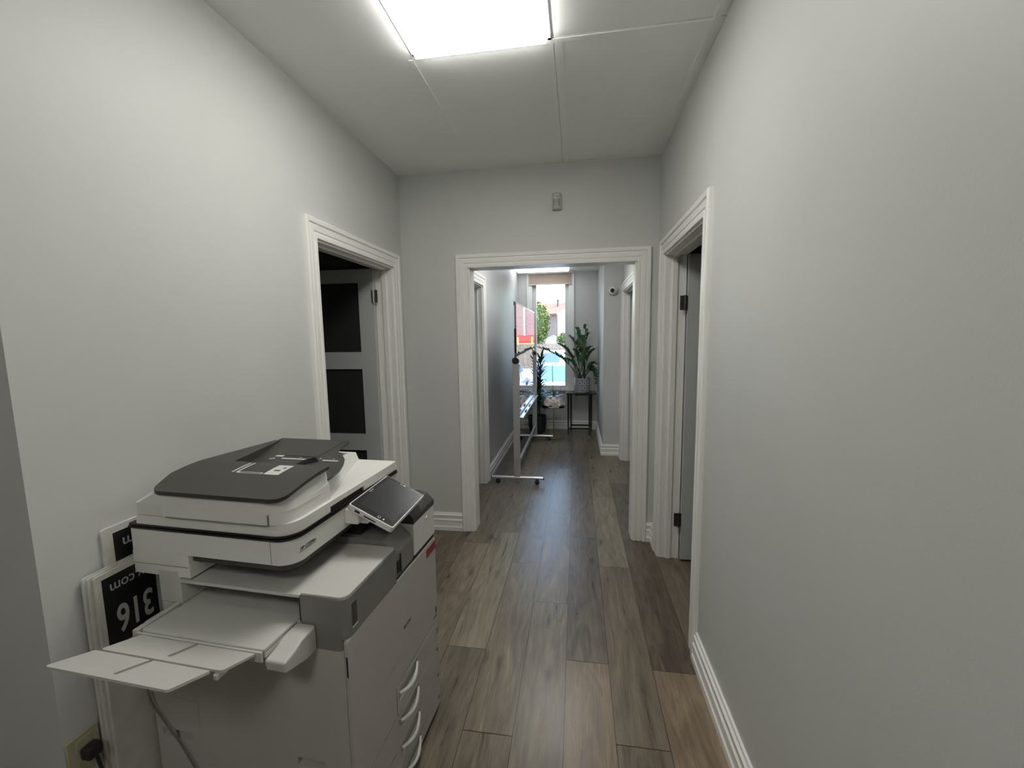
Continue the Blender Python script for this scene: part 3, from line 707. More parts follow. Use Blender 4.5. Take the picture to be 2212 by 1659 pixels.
b = NB(); lathe(b, [(.009, 0), (.009, .0006), (.006, .0006), (.006, 0)], (-.478, .318, tz(.318)+.0003), 20, False); lathe(b, [(.004, 0), (.004, .0006)], (-.49, .372, tz(.372)+.0002), 16); link('feed_symbols', b, 'print_light', tab)
b = NB()   # side guide fin
q0, q1 = Vector((-.362, .225)), Vector((-.300, .312)); nrm = Vector((.087, .062)).normalized()*.008
rings = []
for t, h_ in ((0, .001), (.4, .008), (.75, .017), (.9, .018), (1, .010)):
    p = q0.lerp(q1, t); z = tz(p.y)
    rings.append([(p.x-nrm.x, p.y+nrm.y*0-.004, z-.001), (p.x+nrm.x, p.y+.004, z-.001), (p.x+nrm.x*.5, p.y+.003, z+h_), (p.x-nrm.x*.5, p.y-.003, z+h_)])
loft(b, rings); link('side_guide', b, 'gap', tab)
# white riser under the table
fr = lambda w_: .176+.128*max(0, min(1, (w_-.19)/.36))
b = NB(); columns(b, [.19, .24, .29, .34, .39, .44, .49, .53, .56, .572], lambda w_: (fr(w_)+.034-.02*(w_-.19)/.38, fr(w_), .645), lambda w_: 1.095-.026*(w_-.19)/.38 if w_ > .53 else min(tz(w_)-.0101, 1.095-.024*(w_-.19)/.38+.004), lambda w_: 1.0362)
link('exit_riser', b, 'pwhite', cp)
# labels on the cover
def lab(name, d0, d1, w0, w1, m='print_light', dz=.0047):
    b = NB(); n = 5; ws_ = [w0+(w1-w0)*i/n for i in range(n+1)]
    columns(b, ws_, lambda w_: (d0, d0, d1), lambda w_: prof(w_)+dz, lambda w_: prof(w_)+.0035); return link(name, b, m, fcov)
lab('instruction_label', .268, .318, .105, .172)
lab('label_stripe', .424, .430, .108, .178); lab('label_stripe', .409, .415, .108, .178); lab('label_border', .325, .408, .105, .114)
lab('label_print', .283, .303, .128, .136, 'print_dark', .005); lab('label_print', .279, .288, .148, .156, 'print_dark', .005); lab('label_print', .33, .40, .107, .111, 'print_dark', .005)
# trays on the near side
tg_z = lambda w_: .776 if w_ > -.11 else .776
b = NB(); poly = rpoly(dw([(.150, 0.02), (.150, -.112), (.528, -.112), (.515, .02)]), [.003, .006, .012, .003], 4)
prism(b, poly, .768, .776); tr = link('exit_tray', b, 'pgrey', cp, bevel=.0015, seg=2)
b = NB(); B(b, .152, .54, -.119, -.1125, .745, .773); B(b, .529, .545, -.119, .0, .742, .778); B(b, .150, .162, -.110, -.015, .750, .767); link('tray_frame', b, 'pgrey', tr, bevel=.004, seg=2)
b = NB(); sec = [(-.112, .722), (-.116, .752), (-.075, .758), (-.055, .767), (0.0, .770), (0.0, .70), (-.04, .700)]
loft(b, [[(-.092, y, z) for y, z in sec], [(-.150, y, z) for y, z in sec]]); link('tray_arm', b, 'pgrey', tr, bevel=.006, seg=3)
def ext(name, d0, d1, w0, z0, w1, z1, slit, parent):
    """a thin rising flap with a slot cut in from its inner edge and rounded outer corners"""
    th = .0065; k = .0055; ws_ = w0+(w1-w0)*.8
    def zz(w_): return z0+(z1-z0)*(w_-w0)/(w1-w0)
    pts = rpoly([(-d1, w0), (-d1, w1), (-d0, w1), (-d0, w0), (-(slit-k), w0), (-(slit-k), ws_), (-(slit+k), ws_), (-(slit+k), w0)], [.002, .010, .008, .002, 0, 0, 0, 0], 4)
    b = NB(); loft(b, [[(x, y, zz(y)-th) for x, y in pts], [(x, y, zz(y)) for x, y in pts]])
    return link(name, b, 'pgrey', parent, smooth=False)
e1 = ext('tray_extension', .168, .512, -.121, .771, -.208, .800, .335, tr)
e2 = ext('tray_extension', .195, .522, -.212, .799, -.302, .833, .355, tr)
b = NB(); box(b, -.188, -.176, -.214, -.185, .778, .792); link('tray_rib', b, 'pgrey', e1, bevel=.003)

# touch panel
C0 = Vector((-.054, .348, .980)); ti, ya = .462, .059
Xa = Vector((-math.sin(ya), math.cos(ya), 0)); Ya = Vector((-math.cos(ya)*math.cos(ti)*-1, math.sin(ya)*math.cos(ti), -math.sin(ti)))
# Ya points toward the operator/down; panel local x = along w, local y = away from operator
pm = frame(C0, Xa, -Ya)
b = NB(); pl = rpoly([(-.1355, -.079), (.1355, -.079), (.1355, .079), (-.1355, .079)], .009, 5)
prism(b, pl, -.019, -.0); tp = link('touch_panel', b, 'pwhite', cp, matrix=pm, bevel=.002, seg=2)
b = NB(); prism(b, rpoly([(-.1315, -.075), (.1315, -.075), (.1315, .075), (-.1315, .075)], .006, 4), -.0005, .0009); link('bezel', b, 'bezel', tp)
b = NB(); box(b, -.108, .116, -.062, .062, .0005, .0013); link('screen', b, 'screen', tp)
b = NB(); lathe(b, [(.0055, 0), (.0055, .0006), (.004, .0006), (.004, 0)], (-.121, -.022, .0009), 20, False); box(b, -.125, -.117, -.040, -.036, .0009, .0013); link('home_key', b, 'print_light', tp)
text_mesh('bezel_logo', 'RICOH', .008, 'print_light', tp, Matrix.Translation((-.02, .065, .001)), ext=.0002)
b = NB(); box(b, .119, .125, .01, .016, .0009, .0012); box(b, .119, .125, -.004, .006, .0009, .0012); link('status_lamps', b, 'print_light', tp)
b = NB(); box(b, -.1362, -.134, .035, .052, -.013, -.006); box(b, -.1362, -.134, -.022, .020, -.013, -.009); link('card_slot', b, 'gap', tp)
b = NB(); prism(b, rpoly([(-.10, -.06), (.09, -.06), (.07, .06), (-.09, .06)], .01, 3), -.033, -.018); tube(b, [(-.06, -.03, -.034), (.07, -.03, -.034)], .013, 12); link('panel_back', b, 'pwhite', tp, bevel=.003, seg=2)
b = NB(); B(b, .105, .152, .235, .42, .935, .985); B(b, .085, .15, .26, .40, .928, .955); link('panel_bracket', b, 'pwhite', cp, bevel=.006)

# cable hanging down the side of the machine
def wl(d_, w_, z): # copier-local to world
    a = math.atan2(-.0564, .9984); x, y = -d_, w_
    return Vector((-.588+x*math.cos(a)-y*math.sin(a), .934+x*math.sin(a)+y*math.cos(a), z))
b = NB(); pts = [(.668, -.012, .70), (.672, -.014, .60), (.668, -.016, .50), (.655, -.016, .45), (.625, -.016, .41), (.60, -.016, .375), (.575, -.016, .345), (.545, -.016, .30), (.51, -.016, .235), (.48, -.02, .14), (.49, -.03, .03), (.56, -.05, .006), (.66, -.08, .006)]
P_ = [wl(*p) for p in pts]; sm = []
for i in range(len(P_)-1):
    p0, p1, p2, p3 = P_[max(i-1, 0)], P_[i], P_[i+1], P_[min(i+2, len(P_)-1)]
    for k in range(6):
        t = k/6; sm.append(.5*((2*p1)+(p2-p0)*t+(2*p0-5*p1+4*p2-p3)*t*t+(3*p1-p0-3*p2+p3)*t**3))
tube(b, sm+[P_[-1]], .0028, 8)
tag(link('cable', b, 'cable'), 'thin grey cable hanging down the near side of the copier cabinet', 'cable')

# ------------------------------------------------------------------ foam sign boards between copier and wall
def sign(x0, x1, y0, y1, z1, label, printed=None, z0=.005, group=None):
    b = NB(); poly = rpoly([(y0, z0), (y1, z0), (y1, z1), (y0, z1)], .008, 3)
    loft(b, [[(x0, y, z) for y, z in poly], [(x1, y, z) for y, z in poly]])
    o = link('sign_board', b, 'signwhite', bevel=.0006, seg=1); tag(o, label, 'sign', group)
    return o
sx = -1.3035
sb = sign(sx, sx+.008, .917, 1.50, 1.003, 'taller white board with black print leaning on the wall behind the front stack')
b = NB(); box(b, sx+.0079, sx+.0086, .945, 1.25, .80, .983); link('black_print', b, 'signblack', sb)
text_mesh('web_address', 'y.com', .045, 'signtext', sb, frame((sx+.0087, 1.075, .958), (0, -1, 0), (0, 0, -1)), ext=.0002, offset=.0004)
stack = [(-1.2948, .856, .899, 'white foam board touching the wall in the low stack by the copier'),
         (-1.2875, .862, .896, 'white foam board just behind the printed 316 board')]
for x, y0, z1, lb in stack: sign(x, x+.0074, y0, 1.36, z1, lb)
sx = -1.2797
sb = sign(sx, sx+.0085, .870, 1.36, .893, 'front white board printed in black with upside down 316, beside the copier')
b = NB(); box(b, sx+.0084, sx+.0090, .886, 1.028, .672, .878); link('black_print', b, 'signblack', sb)
text_mesh('web_address', 'y.com', .042, 'signtext', sb, frame((sx+.0091, .996, .855), (0, -1, 0), (0, 0, -1)) @ Matrix.Diagonal((.92, 1, 1, 1)), ext=.0002, offset=.0002)
text_mesh('phone_digits', '316', .112, 'signtext', sb, frame((sx+.0091, 1.016, .782), (0, -1, 0), (0, 0, -1)) @ Matrix.Diagonal((.62, 1, 1, 1)), ext=.0002, offset=.0022)
for (a_, c_, e_, g_) in ((1.036, 1.046, .842, .856), (1.038, 1.050, .765, .780)):
    b = NB(); box(b, sx+.0084, sx+.0090, a_, c_, e_, g_); link('small_print', b, 'print_dark', sb)

# outlet + plug
ol = tag(empty('wall_outlet', (XL, .818, .43)), 'cream wall outlet low on the wall beside the copier, holding a plug', 'outlet')
b = NB(); box(b, 0, .006, -.037, .037, -.060, .058); link('plate', b, 'cream', ol, bevel=.002)
b = NB(); box(b, .005, .0075, -.017, .017, -.045, -.010); box(b, .005, .0075, -.017, .017, .010, .045); link('socket', b, 'cream', ol, bevel=.001)
pg = tag(empty('power_plug', (XL+.0075, .822, .435)), 'black right-angle plug and cord in the cream wall outlet', 'plug')
b = NB(); box(b, 0, .032, -.018, .018, -.016, .018); link('plug_body', b, 'plug', pg, bevel=.007)
b = NB(); tube(b, [(.022, .004, -.008), (.028, .006, -.05), (.042, .012, -.14), (.060, .018, -.26), (.075, .02, -.38), (.10, .02, -.424), (.18, .0, -.424)], .0042, 8); link('cord', b, 'plug', pg)

# motion sensor, camera
ms = tag(empty('motion_sensor', (-.140, YE, 2.452)), 'small cream motion sensor high on the wall above the white framed opening', 'sensor')
b = NB(); sec = rpoly([(-.033, 0), (.033, 0), (.033, -.026), (.018, -.040), (-.018, -.040), (-.033, -.026)], [.001, .001, .006, .01, .01, .006], 4)
loft(b, [[(x*.9, y*.8, -.055) for x, y in sec], [(x, y, -.045) for x, y in sec], [(x, y, .045) for x, y in sec], [(x*.9, y*.8, .055) for x, y in sec]]); link('housing', b, 'pir', ms)
b = NB(); sec = rpoly([(-.023, -.02), (.023, -.02), (.023, -.036), (.014, -.0425), (-.014, -.0425), (-.023, -.036)], .003, 3)
loft(b, [[(x, y, -.036) for x, y in sec], [(x, y, .010) for x, y in sec]]); link('lens', b, 'pirlens', ms)
b = NB(); disc_x(b, (.006, -.0405, .027), .0035, .003, 'y', 12); link('indicator', b, 'print_dark', ms)
sc2 = tag(empty('security_camera', (.437, 5.34, 2.06)), 'round white security camera with black lens on the pillar in the hall', 'camera')
b = NB(); rings = []
for r_, y in ((.052, 0), (.056, -.010), (.056, -.030), (.048, -.042)): rings.append([(r_*math.cos(2*PI*k/28), y, r_*math.sin(2*PI*k/28)) for k in range(28)])
loft(b, rings); link('base', b, 'camwhite', sc2)
b = NB(); bmesh.ops.create_uvsphere(b, u_segments=24, v_segments=16, radius=.041, matrix=Matrix.Translation((0, -.042, 0))); link('ball', b, 'camwhite', sc2)
b = NB(); d_ = Vector((-.3, -.95, -.1)).normalized(); p = Vector((0, -.042, 0))+d_*.030; tube(b, [p, p+d_*.014], .024, 20); link('lens', b, 'lens', sc2)

# ------------------------------------------------------------------ whiteboard on casters
wb = tag(empty('whiteboard', (-.604, 5.1, 0)), 'glossy rolling whiteboard in an aluminium frame seen edge-on in the hall', 'whiteboard')
yn, yf = -.925, .93
for s, y in ((-1, yn), (1, yf)):
    b = NB(); box(b, -.034, .034, y-.014, y+.014, .075, 1.30); post = link('post', b, 'alu', wb, bevel=.004)
    b = NB(); tube(b, [(-.268, y, .066), (.268, y, .066)], .0165, 14); foot = link('foot', b, 'alu', wb)
    b = NB()
    for xx in (-.272, .272): tube(b, [(xx-.004, y, .066), (xx+.004, y, .066)], .0185, 14)
    link('end_cap', b, 'plug', foot)
    for xx in (-.205, .205):
        b = NB(); disc_x(b, (xx, y, .0235), .0235, .018, 'y', 20); disc_x(b, (xx, y, .0235), .0235, .018, 'x', 20); box(b, xx-.008, xx+.008, y-.008, y+.008, .03, .052); link('caster', b, 'plug', wb)
    b = NB(); disc_x(b, (-.002, y-s*-.0 + s*.022 - 0*.0, 1.280), .036, .018, 'y', 8) if s < 0 else disc_x(b, (-.002, y-.022, 1.280), .036, .018, 'y', 8)
    box(b, -.008, .004, y-.030, y-.014, 1.30, 1.345); link('pivot_knob', b, 'gap', wb, bevel=.003)
b = NB(); box(b, -.008, .007, yn+.014, yf-.014, .705, 1.85); surf = link('board', b, 'board', wb)
b = NB(); box(b, -.010, .009, yn+.014, yf-.014, 1.846, 1.864); box(b, -.010, .009, yn+.014, yf-.014, .690, .708); link('board_frame', b, 'alu', wb, bevel=.002)
for ya_ in ((yn+.004, yn+.016), (yf-.016, yf-.004)):
    b = NB(); box(b, -.009, .0085, ya_[0], ya_[1], .69, 1.864); link('frame_end', b, 'pdark', wb, bevel=.002)
b = NB(); box(b, .010, .062, yn+.10, yf-.10, .676, .682); box(b, .058, .062, yn+.10, yf-.10, .682, .690); link('pen_tray', b, 'alu', wb, bevel=.001)
b = NB(); box(b, -.012, .012, yn+.014, yf-.014, .17, .215); link('crossbar', b, 'alu', wb, bevel=.003)
b = NB(); box(b, -.014, -.0095, yn-.0, yn+.016, 1.83, 1.87); box(b, -.012, .006, yn-.004, yn+.001, 1.35, 1.60); link('frame_clip', b, 'gap', wb)
b = NB(); tube(b, [(.04, yn+.40, .689), (.04, yn+.53, .689)], .007, 10); tag(link('marker', b, 'plug', loc=(-.604, 5.1, 0)), 'dark marker pen lying on the near part of the whiteboard tray', 'marker')
b = NB(); tube(b, [(.038, yn+.80, .689), (.038, yn+.93, .689)], .007, 10); tag(link('marker', b, 'red', loc=(-.604, 5.1, 0)), 'red marker pen lying farther along the whiteboard tray', 'marker')

# ------------------------------------------------------------------ plants
def blade(bm, base, az, L, w, rise, droop, n=7, fold=.25):
    """long drooping blade"""
    base = Vector(base); h = Vector((math.cos(az), math.sin(az), 0)); s = Vector((-math.sin(az), math.cos(az), 0))
    L_, C_, R_ = [], [], []
    for i in range(n+1):
        t = i/n; p = base+h*(L*t*math.cos(rise)*(1-.12*t*droop))+Vector((0, 0, L*(math.sin(rise)*t-droop*t*t*.75)))
        ww = w*math.sin(PI*min(1, .08+t*.92))**.7 if t < 1 else .0003
        L_.append(bm.verts.new(p+s*ww+Vector((0, 0, fold*ww)))); C_.append(bm.verts.new(p)); R_.append(bm.verts.new(p-s*ww+Vector((0, 0, fold*ww))))
    for i in range(n):
        bm.faces.new((L_[i], C_[i], C_[i+1], L_[i+1])); bm.faces.new((C_[i], R_[i], R_[i+1], C_[i+1]))
def leaflet(bm, p, d, nrm, L, w):
    d = d.normalized(); s = d.cross(nrm).normalized(); p = Vector(p); n = d.cross(s)
    prof_ = ((0, .05), (.2, .7), (.45, 1), (.7, .8), (.9, .35), (1, 0.02))
    A, Cc, E_ = [], [], []
    for t, k in prof_:
        q = p+d*L*t+n*(-.12*L*t*t)
        A.append(bm.verts.new(q+s*w*k+n*.15*w*k)); Cc.append(bm.verts.new(q)); E_.append(bm.verts.new(q-s*w*k+n*.15*w*k))
    for i in range(len(prof_)-1):
        bm.faces.new((A[i], Cc[i], Cc[i+1], A[i+1])); bm.faces.new((Cc[i], E_[i], E_[i+1], Cc[i+1]))

# dracaena in dark floor pot
dp = tag(empty('potted_dracaena', (-.615, 6.56, 0)), 'tall leafy plant in a dark floor pot behind the whiteboard', 'plant')
b = NB(); lathe(b, [(.10, 0), (.125, .02), (.142, .12), (.146, .265), (.140, .272), (.132, .262), (.128, .20)], seg=40); link('pot', b, 'potdark', dp)
b = NB(); lathe(b, [(.127, .20), (.127, .235)], seg=24); link('soil', b, 'soil', dp)
rs = random.Random(4)
b = NB(); stems = [((-.02, 0), (-.05, .02, 1.02)), ((.03, .01), (.06, .0, 1.20)), ((.0, -.03), (.03, -.05, .78))]
for (sx_, sy_), t_ in stems: tube(b, [(sx_, sy_, .23), ((sx_+t_[0])/2, (sy_+t_[1])/2, .55), t_], [.012, .010, .008], 8)
link('stem', b, 'stem', dp)
b = NB()
for (sx_, sy_), t_ in stems:
    z0 = .42 if t_[2] > .8 else .36; n = int((t_[2]-z0)/.0075)
    for i in range(n):
        k = i/n; z = z0+(t_[2]-z0)*k
        f_ = (z-.23)/(t_[2]-.23); x, y = sx_+(t_[0]-sx_)*f_, sy_+(t_[1]-sy_)*f_
        blade(b, (x, y, z), rs.uniform(0, 2*PI), rs.uniform(.19, .28), rs.uniform(.013, .019), rs.uniform(.2, .8)+.5*k, rs.uniform(.25, .65))
link('leaves', b, 'leaf', dp, merge=False)

# black side table
st = tag(empty('side_table', (.065, 6.56, 0)), 'black side table with straight legs under the window, holding the patterned pot', 'table')
b = NB(); prism(b, rpoly([(-.225, -.15), (.235, -.15), (.235, .16), (-.225, .16)], .03, 5), .628, .648); link('tabletop', b, 'tableblack', st, bevel=.004)
b = NB(); prism(b, rpoly([(-.09, -.10), (.17, -.10), (.17, .10), (-.09, .10)], .04, 5), .61, .628); link('apron', b, 'tableblack', st)
for x, y in ((-.190, -.125), (.130, -.125), (-.150, .13), (.165, .13)):
    b = NB(); sx_ = -1 if x < 0 else 1
    loft(b, [[(x+dx*.009, y+dy*.009, 0) for dx, dy in ((-1, -1), (1, -1), (1, 1), (-1, 1))], [(x+dx*.016, y+dy*.016, .628) for dx, dy in ((-1, -1), (1, -1), (1, 1), (-1, 1))]]); link('leg', b, 'tableblack', st, bevel=.002, seg=2)
b = NB(); box(b, -.19, .13, -.133, -.117, .085, .107); box(b, -.15, .165, .122, .138, .085, .107); link('stretcher', b, 'tableblack', st)

# zz plant in patterned pot
zp = tag(empty('potted_zz_plant', (.085, 6.54, .648)), 'bushy green plant in a white pot with dark geometric tiles on the black table', 'plant')
b = NB(); lathe(b, [(.102, 0), (.112, .006), (.116, .02), (.119, .225), (.115, .23), (.110, .222), (.106, .17)], seg=48); link('pot', b, 'potpattern', zp)
b = NB(); lathe(b, [(.107, .16), (.107, .20)], seg=24); link('soil', b, 'soil', zp)
rs = random.Random(11)
bs, bl_ = NB(), NB()
# (end offset x,y,z above pot base; bend; leaf start)
ends = [(-.66, -.16, .70, .30, 1.05), (-.48, -.05, .62, .34, .75), (-.36, -.12, .75, .40, .65), (-.28, -.02, .60, .35, .6), (-.20, .02, .86, .5, .6), (-.10, -.06, .98, .5, .55), (.06, -.02, 1.02, .5, .5), (.0, -.12, .86, .5, .5), (.10, .04, .90, .5, .5), (-.14, .06, .66, .45, .6),
        (.19, -.05, .66, .45, .55), (.20, -.12, .45, .6, .45), (.21, -.02, .30, .75, .4), (.17, -.20, .30, .7, .4), (.13, -.10, .70, .5, .5), (-.04, .10, .74, .5, .55), (.20, -.12, .18, .8, .35), (.04, -.20, .62, .5, .6), (-.24, -.16, .52, .45, .6), (.03, .03, .8, .5, .5)]
for ex, ey, ez, mh, _ in ends:
    P0 = Vector((rs.uniform(-.05, .05), rs.uniform(-.05, .05), .20)); P2 = Vector((ex, ey, ez)); P1 = Vector((ex*.45, ey*.45, ez*.95 if abs(ex) < .3 else ez*.88)) if ez > .5 else Vector((ex*.8, ey*.8, .50))
    pts = []
    for i in range(15):
        t = i/14; pts.append(P0*(1-t)**2+P1*2*t*(1-t)+P2*t*t)
    tube(bs, pts, [.0065-.0045*i/14 for i in range(15)], 6)
    Ltot = sum((a-c).length for a, c in zip(pts, pts[1:])); t0 = .42; n = max(6, int(Ltot*(1-t0)/.033))
    for i in range(n+1):
        t = t0+(1-t0)*i/n; p = P0*(1-t)**2+P1*2*t*(1-t)+P2*t*t; d_ = ((P1-P0)*(1-t)+(P2-P1)*t).normalized()
        side = d_.cross(Vector((0, 0, 1)));
        if side.length < .1: side = Vector((0, 1, 0))
        side.normalize(); upn = side.cross(d_)
        # leaflets fan to both sides and tip upward
        roll_ = rs.uniform(-.3, .3)
        for s in (-1, 1):
            if i == n and s == 1: dd = d_
            else: dd = (side*s*math.cos(.55+roll_)+upn*math.sin(.55+roll_)*.9+d_*.75)
            L_ = rs.uniform(.068, .095)*(1-.45*((t-t0)/(1-t0))**2)
            leaflet(bl_, p, dd, upn, L_, L_*.27)
link('stems', bs, 'stem', zp); link('leaflets', bl_, 'leaf2', zp, merge=False)

# gold pedestal table + wrapped orchid
gs = tag(empty('pedestal_table', (-.335, 6.20, 0)), 'small round glass table on a gold pole and gold disc base', 'table')
b = NB(); lathe(b, [(.112, 0), (.112, .008), (.10, .012), (.015, .014)], seg=40); link('base', b, 'gold', gs)
b = NB(); tube(b, [(0, 0, .012), (0, 0, .47)], .0095, 16); link('pole', b, 'gold', gs)
b = NB(); lathe(b, [(.04, .468), (.17, .470), (.172, .476), (.172, .480), (.168, .482)], seg=48); link('tabletop', b, 'glasstop', gs)
b = NB(); lathe(b, [(.045, .455), (.045, .468)], seg=24); link('collar', b, 'gold', gs)
op = tag(empty('wrapped_orchid', (-.335, 6.20, .4825)), 'bare-stemmed orchid in a pot wrapped in pale floral paper on the round table', 'plant')
b = NB(); rs = random.Random(3); rings = []
for r_, z, wv in ((.075, 0, 0), (.115, .002, .02), (.158, .03, .10), (.150, .055, .08), (.142, .09, .05), (.120, .125, .04), (.082, .15, .03), (.07, .148, .0)):
    ph = .7
    rings.append([((r_*(1+wv*math.sin(5*a+ph)))*math.cos(a), (r_*(1+wv*math.sin(5*a+ph)))*math.sin(a), z+.10*wv*math.sin(7*a)) for a in [2*PI*k/60 for k in range(60)]])
loft(b, rings); link('wrapping', b, 'floral', op)
b = NB()
for az, L_, rise, dr in ((2.7, .20, .45, .35), (3.4, .23, .2, .15), (.3, .24, .25, .25), (-.2, .20, .3, .5), (.9, .17, .8, .5), (2.0, .15, .8, .6), (4.3, .16, .3, .5), (5.4, .17, .4, .5), (1.5, .13, 1.1, .3)):
    blade(b, (0, 0, .145), az, L_, .019, rise, dr, 8)
link('leaves', b, 'leaf', op, merge=False)
b = NB(); tube(b, [(0, 0, .14), (-.012, 0, .30), (-.022, 0, .50), (-.022, 0, .62)], [.004, .0035, .003, .003], 6); tube(b, [(-.006, .01, .14), (-.012, .005, .40), (-.006, 0, .62)], .0022, 6)
tube(b, [(-.035, 0, .618), (.03, -.0, .628), (.10, 0, .645), (.135, 0, .65)], [.005, .005, .004, .002], 6); tube(b, [(.03, .02, .16), (.10, .02, .23), (.125, .01, .31)], .0025, 6); link('flower_stems', b, 'stem', op)
b = NB(); box(b, -.045, .045, -.001, .001, 0, .075); o = tag(link('greeting_card', b, 'card', loc=(-.30, 5.935, .4825)), 'cream card standing in front of the wrapped orchid pot', 'card'); o.rotation_euler = (-.12, 0, .15)
o.location = (-.31, 6.034, .4828); o.rotation_euler = (0, 0, .15)

# ------------------------------------------------------------------ outside
GZ = -1.0
bm = NB(); box(bm, -60, 60, HF+T2, 120, GZ-.2, GZ); struct('ground', bm, 'asphalt')
bm = NB(); box(bm, -14, 14, HF+T2, HF+3.2, GZ, GZ+.12); struct('ground', bm, 'concrete')
fn = tag(empty('fence', (0, 33, GZ)), 'weathered wooden board fence behind the parked cars', 'fence')
b = NB(); rs = random.Random(2); x = -12
while x < 12: h = 1.93+rs.uniform(-.03, .05); box(b, x, x+.135, -.012, .012+rs.uniform(0, .01), 0, h); x += .15
link('boards', b, 'fence', fn)
b = NB(); [box(b, -12, 12, .012, .05, z, z+.09) for z in (.3, 1.5)]; link('rails', b, 'fence', fn)
# house
hs = tag(empty('house', (-2.8, 60, GZ), 0), 'pink brick house, gable coloured sunlit yellow, with a red shingle roof across the car park', 'house')
th = math.radians(30); A_ = Vector((-math.cos(th), math.sin(th), 0)); G_ = Vector((math.sin(th), math.cos(th), 0)); Zv = Vector((0, 0, 1))
LA, LG, EH, RH = 13, 8, 5.7, 7.35
def hp(a, g_, z): return tuple(A_*a+G_*g_+Zv*z)
def hbox(bm_, a0, a1, g0, g1, z0, z1):
    loft(bm_, [[hp(a0, g0, z), hp(a1, g0, z), hp(a1, g1, z), hp(a0, g1, z)] for z in (z0, z1)])
b = NB(); hbox(b, 0, LA, 0, .2, 0, EH); hbox(b, 0, LA, LG-.2, LG, 0, EH); o = link('side_wall', b, 'brick', hs)
b = NB(); loft(b, [[hp(a, 0, 0), hp(a, LG, 0), hp(a, LG, EH), hp(a, LG/2, RH), hp(a, 0, EH)] for a in (-.02, .2)]); loft(b, [[hp(a, 0, 0), hp(a, LG, 0), hp(a, LG, EH), hp(a, LG/2, RH), hp(a, 0, EH)] for a in (LA-.2, LA)]); link('gable_wall', b, 'sunlitbrick', hs)
b = NB()
for s in (0, 1):
    g0, g1 = (-.35, LG/2) if s == 0 else (LG+.35, LG/2); z0 = EH-.35*(RH-EH)/(LG/2)
    loft(b, [[hp(a, g0, z0), hp(a, g1, RH), hp(a, g1, RH+.14), hp(a, g0, z0+.14)] for a in (-.3, LA+.3)])
link('roof', b, 'roofred', hs)
b = NB(); hbox(b, -.12, -.02, .02, .12, 0, EH-.2); hbox(b, -.1, LA, -.42, -.30, EH-.22, EH-.08); link('gutter', b, 'print_dark', hs)
b = NB(); tube(b, [hp(1.4, 2.6, RH-.6), hp(1.4, 2.6, RH+.35)], .16, 10); tube(b, [hp(1.4, 2.6, RH+.3), hp(1.4, 2.6, RH+.5)], .24, 10); link('roof_vent', b, 'print_dark', hs)
b = NB(); tube(b, [hp(.5, 3.4, RH-.4), hp(.5, 3.4, RH+.85)], .05, 8); link('pipe', b, 'print_dark', hs)
b = NB(); hbox(b, 1.6, 2.6, -.03, 0, 3.0, 4.2); link('window', b, 'carglass', hs)
# brick shop to the right, with a red awning
bd = tag(empty('brick_building', (8, 36, GZ)), 'rose brick building with a red awning, mirrored in the glossy whiteboard', 'building')
b = NB(); box(b, -6.9, -3.2, 0, 8, 0, 7.5); link('wall', b, 'brick2', bd)
b = NB(); box(b, -4.85, -4.72, -.06, 0, 0, 7.5); box(b, -6.9, -3.2, -.1, 0, 5.6, 5.8); link('trim', b, 'pvc', bd)
b = NB(); sec = [(-.9, 1.95), (-.9, 2.15), (0, 2.65), (0, 1.95)]; loft(b, [[(x, y, z) for y, z in sec] for x in (-6.9, -3.1)]); link('awning', b, 'awning', bd)
b = NB(); [box(b, x, x+.16, -.95, -.88, 0, 2.5) for x in (-6.8, -5.6, -4.4, -3.2)]; box(b, -6.9, -2.6, -.96, -.9, 1.86, 1.98); link('awning_frame', b, 'orange', bd)
# shed roof behind fence
sh = tag(empty('garden_shed', (-2.55, 46, GZ)), 'small pale gabled shed peeking over the fence', 'shed')
b = NB(); loft(b, [[(-.8, y, 0), (.8, y, 0), (.8, y, 2.15), (0, y, 2.55), (-.8, y, 2.15)] for y in (0, 2)]); link('wall', b, 'pvc', sh)
b = NB(); [loft(b, [[(-1*s, y, 2.05), (0, y, 2.55), (0, y, 2.63), (-1*s, y, 2.13)] for y in (-.15, 2.15)]) for s in (1, -1)]; link('roof', b, 'concrete', sh)
# trees
def tree(name, x, y, zc, rx, rz, n, label, cat, seed, trunk=True, ls=.16):
    rs = random.Random(seed); t = tag(empty(name, (x, y, GZ)), label, cat)
    if trunk:
        b = NB(); tube(b, [(0, 0, 0), (.05, 0, zc-GZ-rz*.5), (0, .05, zc-GZ+rz*.5)], [.16, .12, .05], 8); link('trunk', b, 'bark', t)
    c = Vector((0, 0, zc-GZ))
    b = NB(); bmesh.ops.create_icosphere(b, subdivisions=3, radius=1)
    for v_ in b.verts:
        k = .80+.12*math.sin(v_.co.x*5+seed)*math.cos(v_.co.z*7)+.06*rs.random(); v_.co = Vector((v_.co.x*rx*k, v_.co.y*rx*k, v_.co.z*rz*k))+c
    link('crown_core', b, 'treedark', t)
    b = NB()
    for i in range(n):
        u_, v_ = rs.uniform(-1, 1), rs.uniform(0, 2*PI); q = math.sqrt(1-u_*u_); k = rs.uniform(.75, 1.05)
        p = c+Vector((rx*q*math.cos(v_)*k, rx*q*math.sin(v_)*k, rz*u_*k))
        d_ = Vector((rs.uniform(-1, 1), rs.uniform(-1, 1), rs.uniform(-.6, .8))); leaflet(b, p, d_, Vector((rs.uniform(-1, 1), rs.uniform(-1, 1), 1)).normalized(), ls, ls*.38)
    link('foliage', b, 'treeleaf', t, merge=False)
tree('tree', -3.55, 38, 2.7, 1.15, 1.95, 2600, 'tall bright green tree standing beside the house beyond the fence', 'tree', 5)
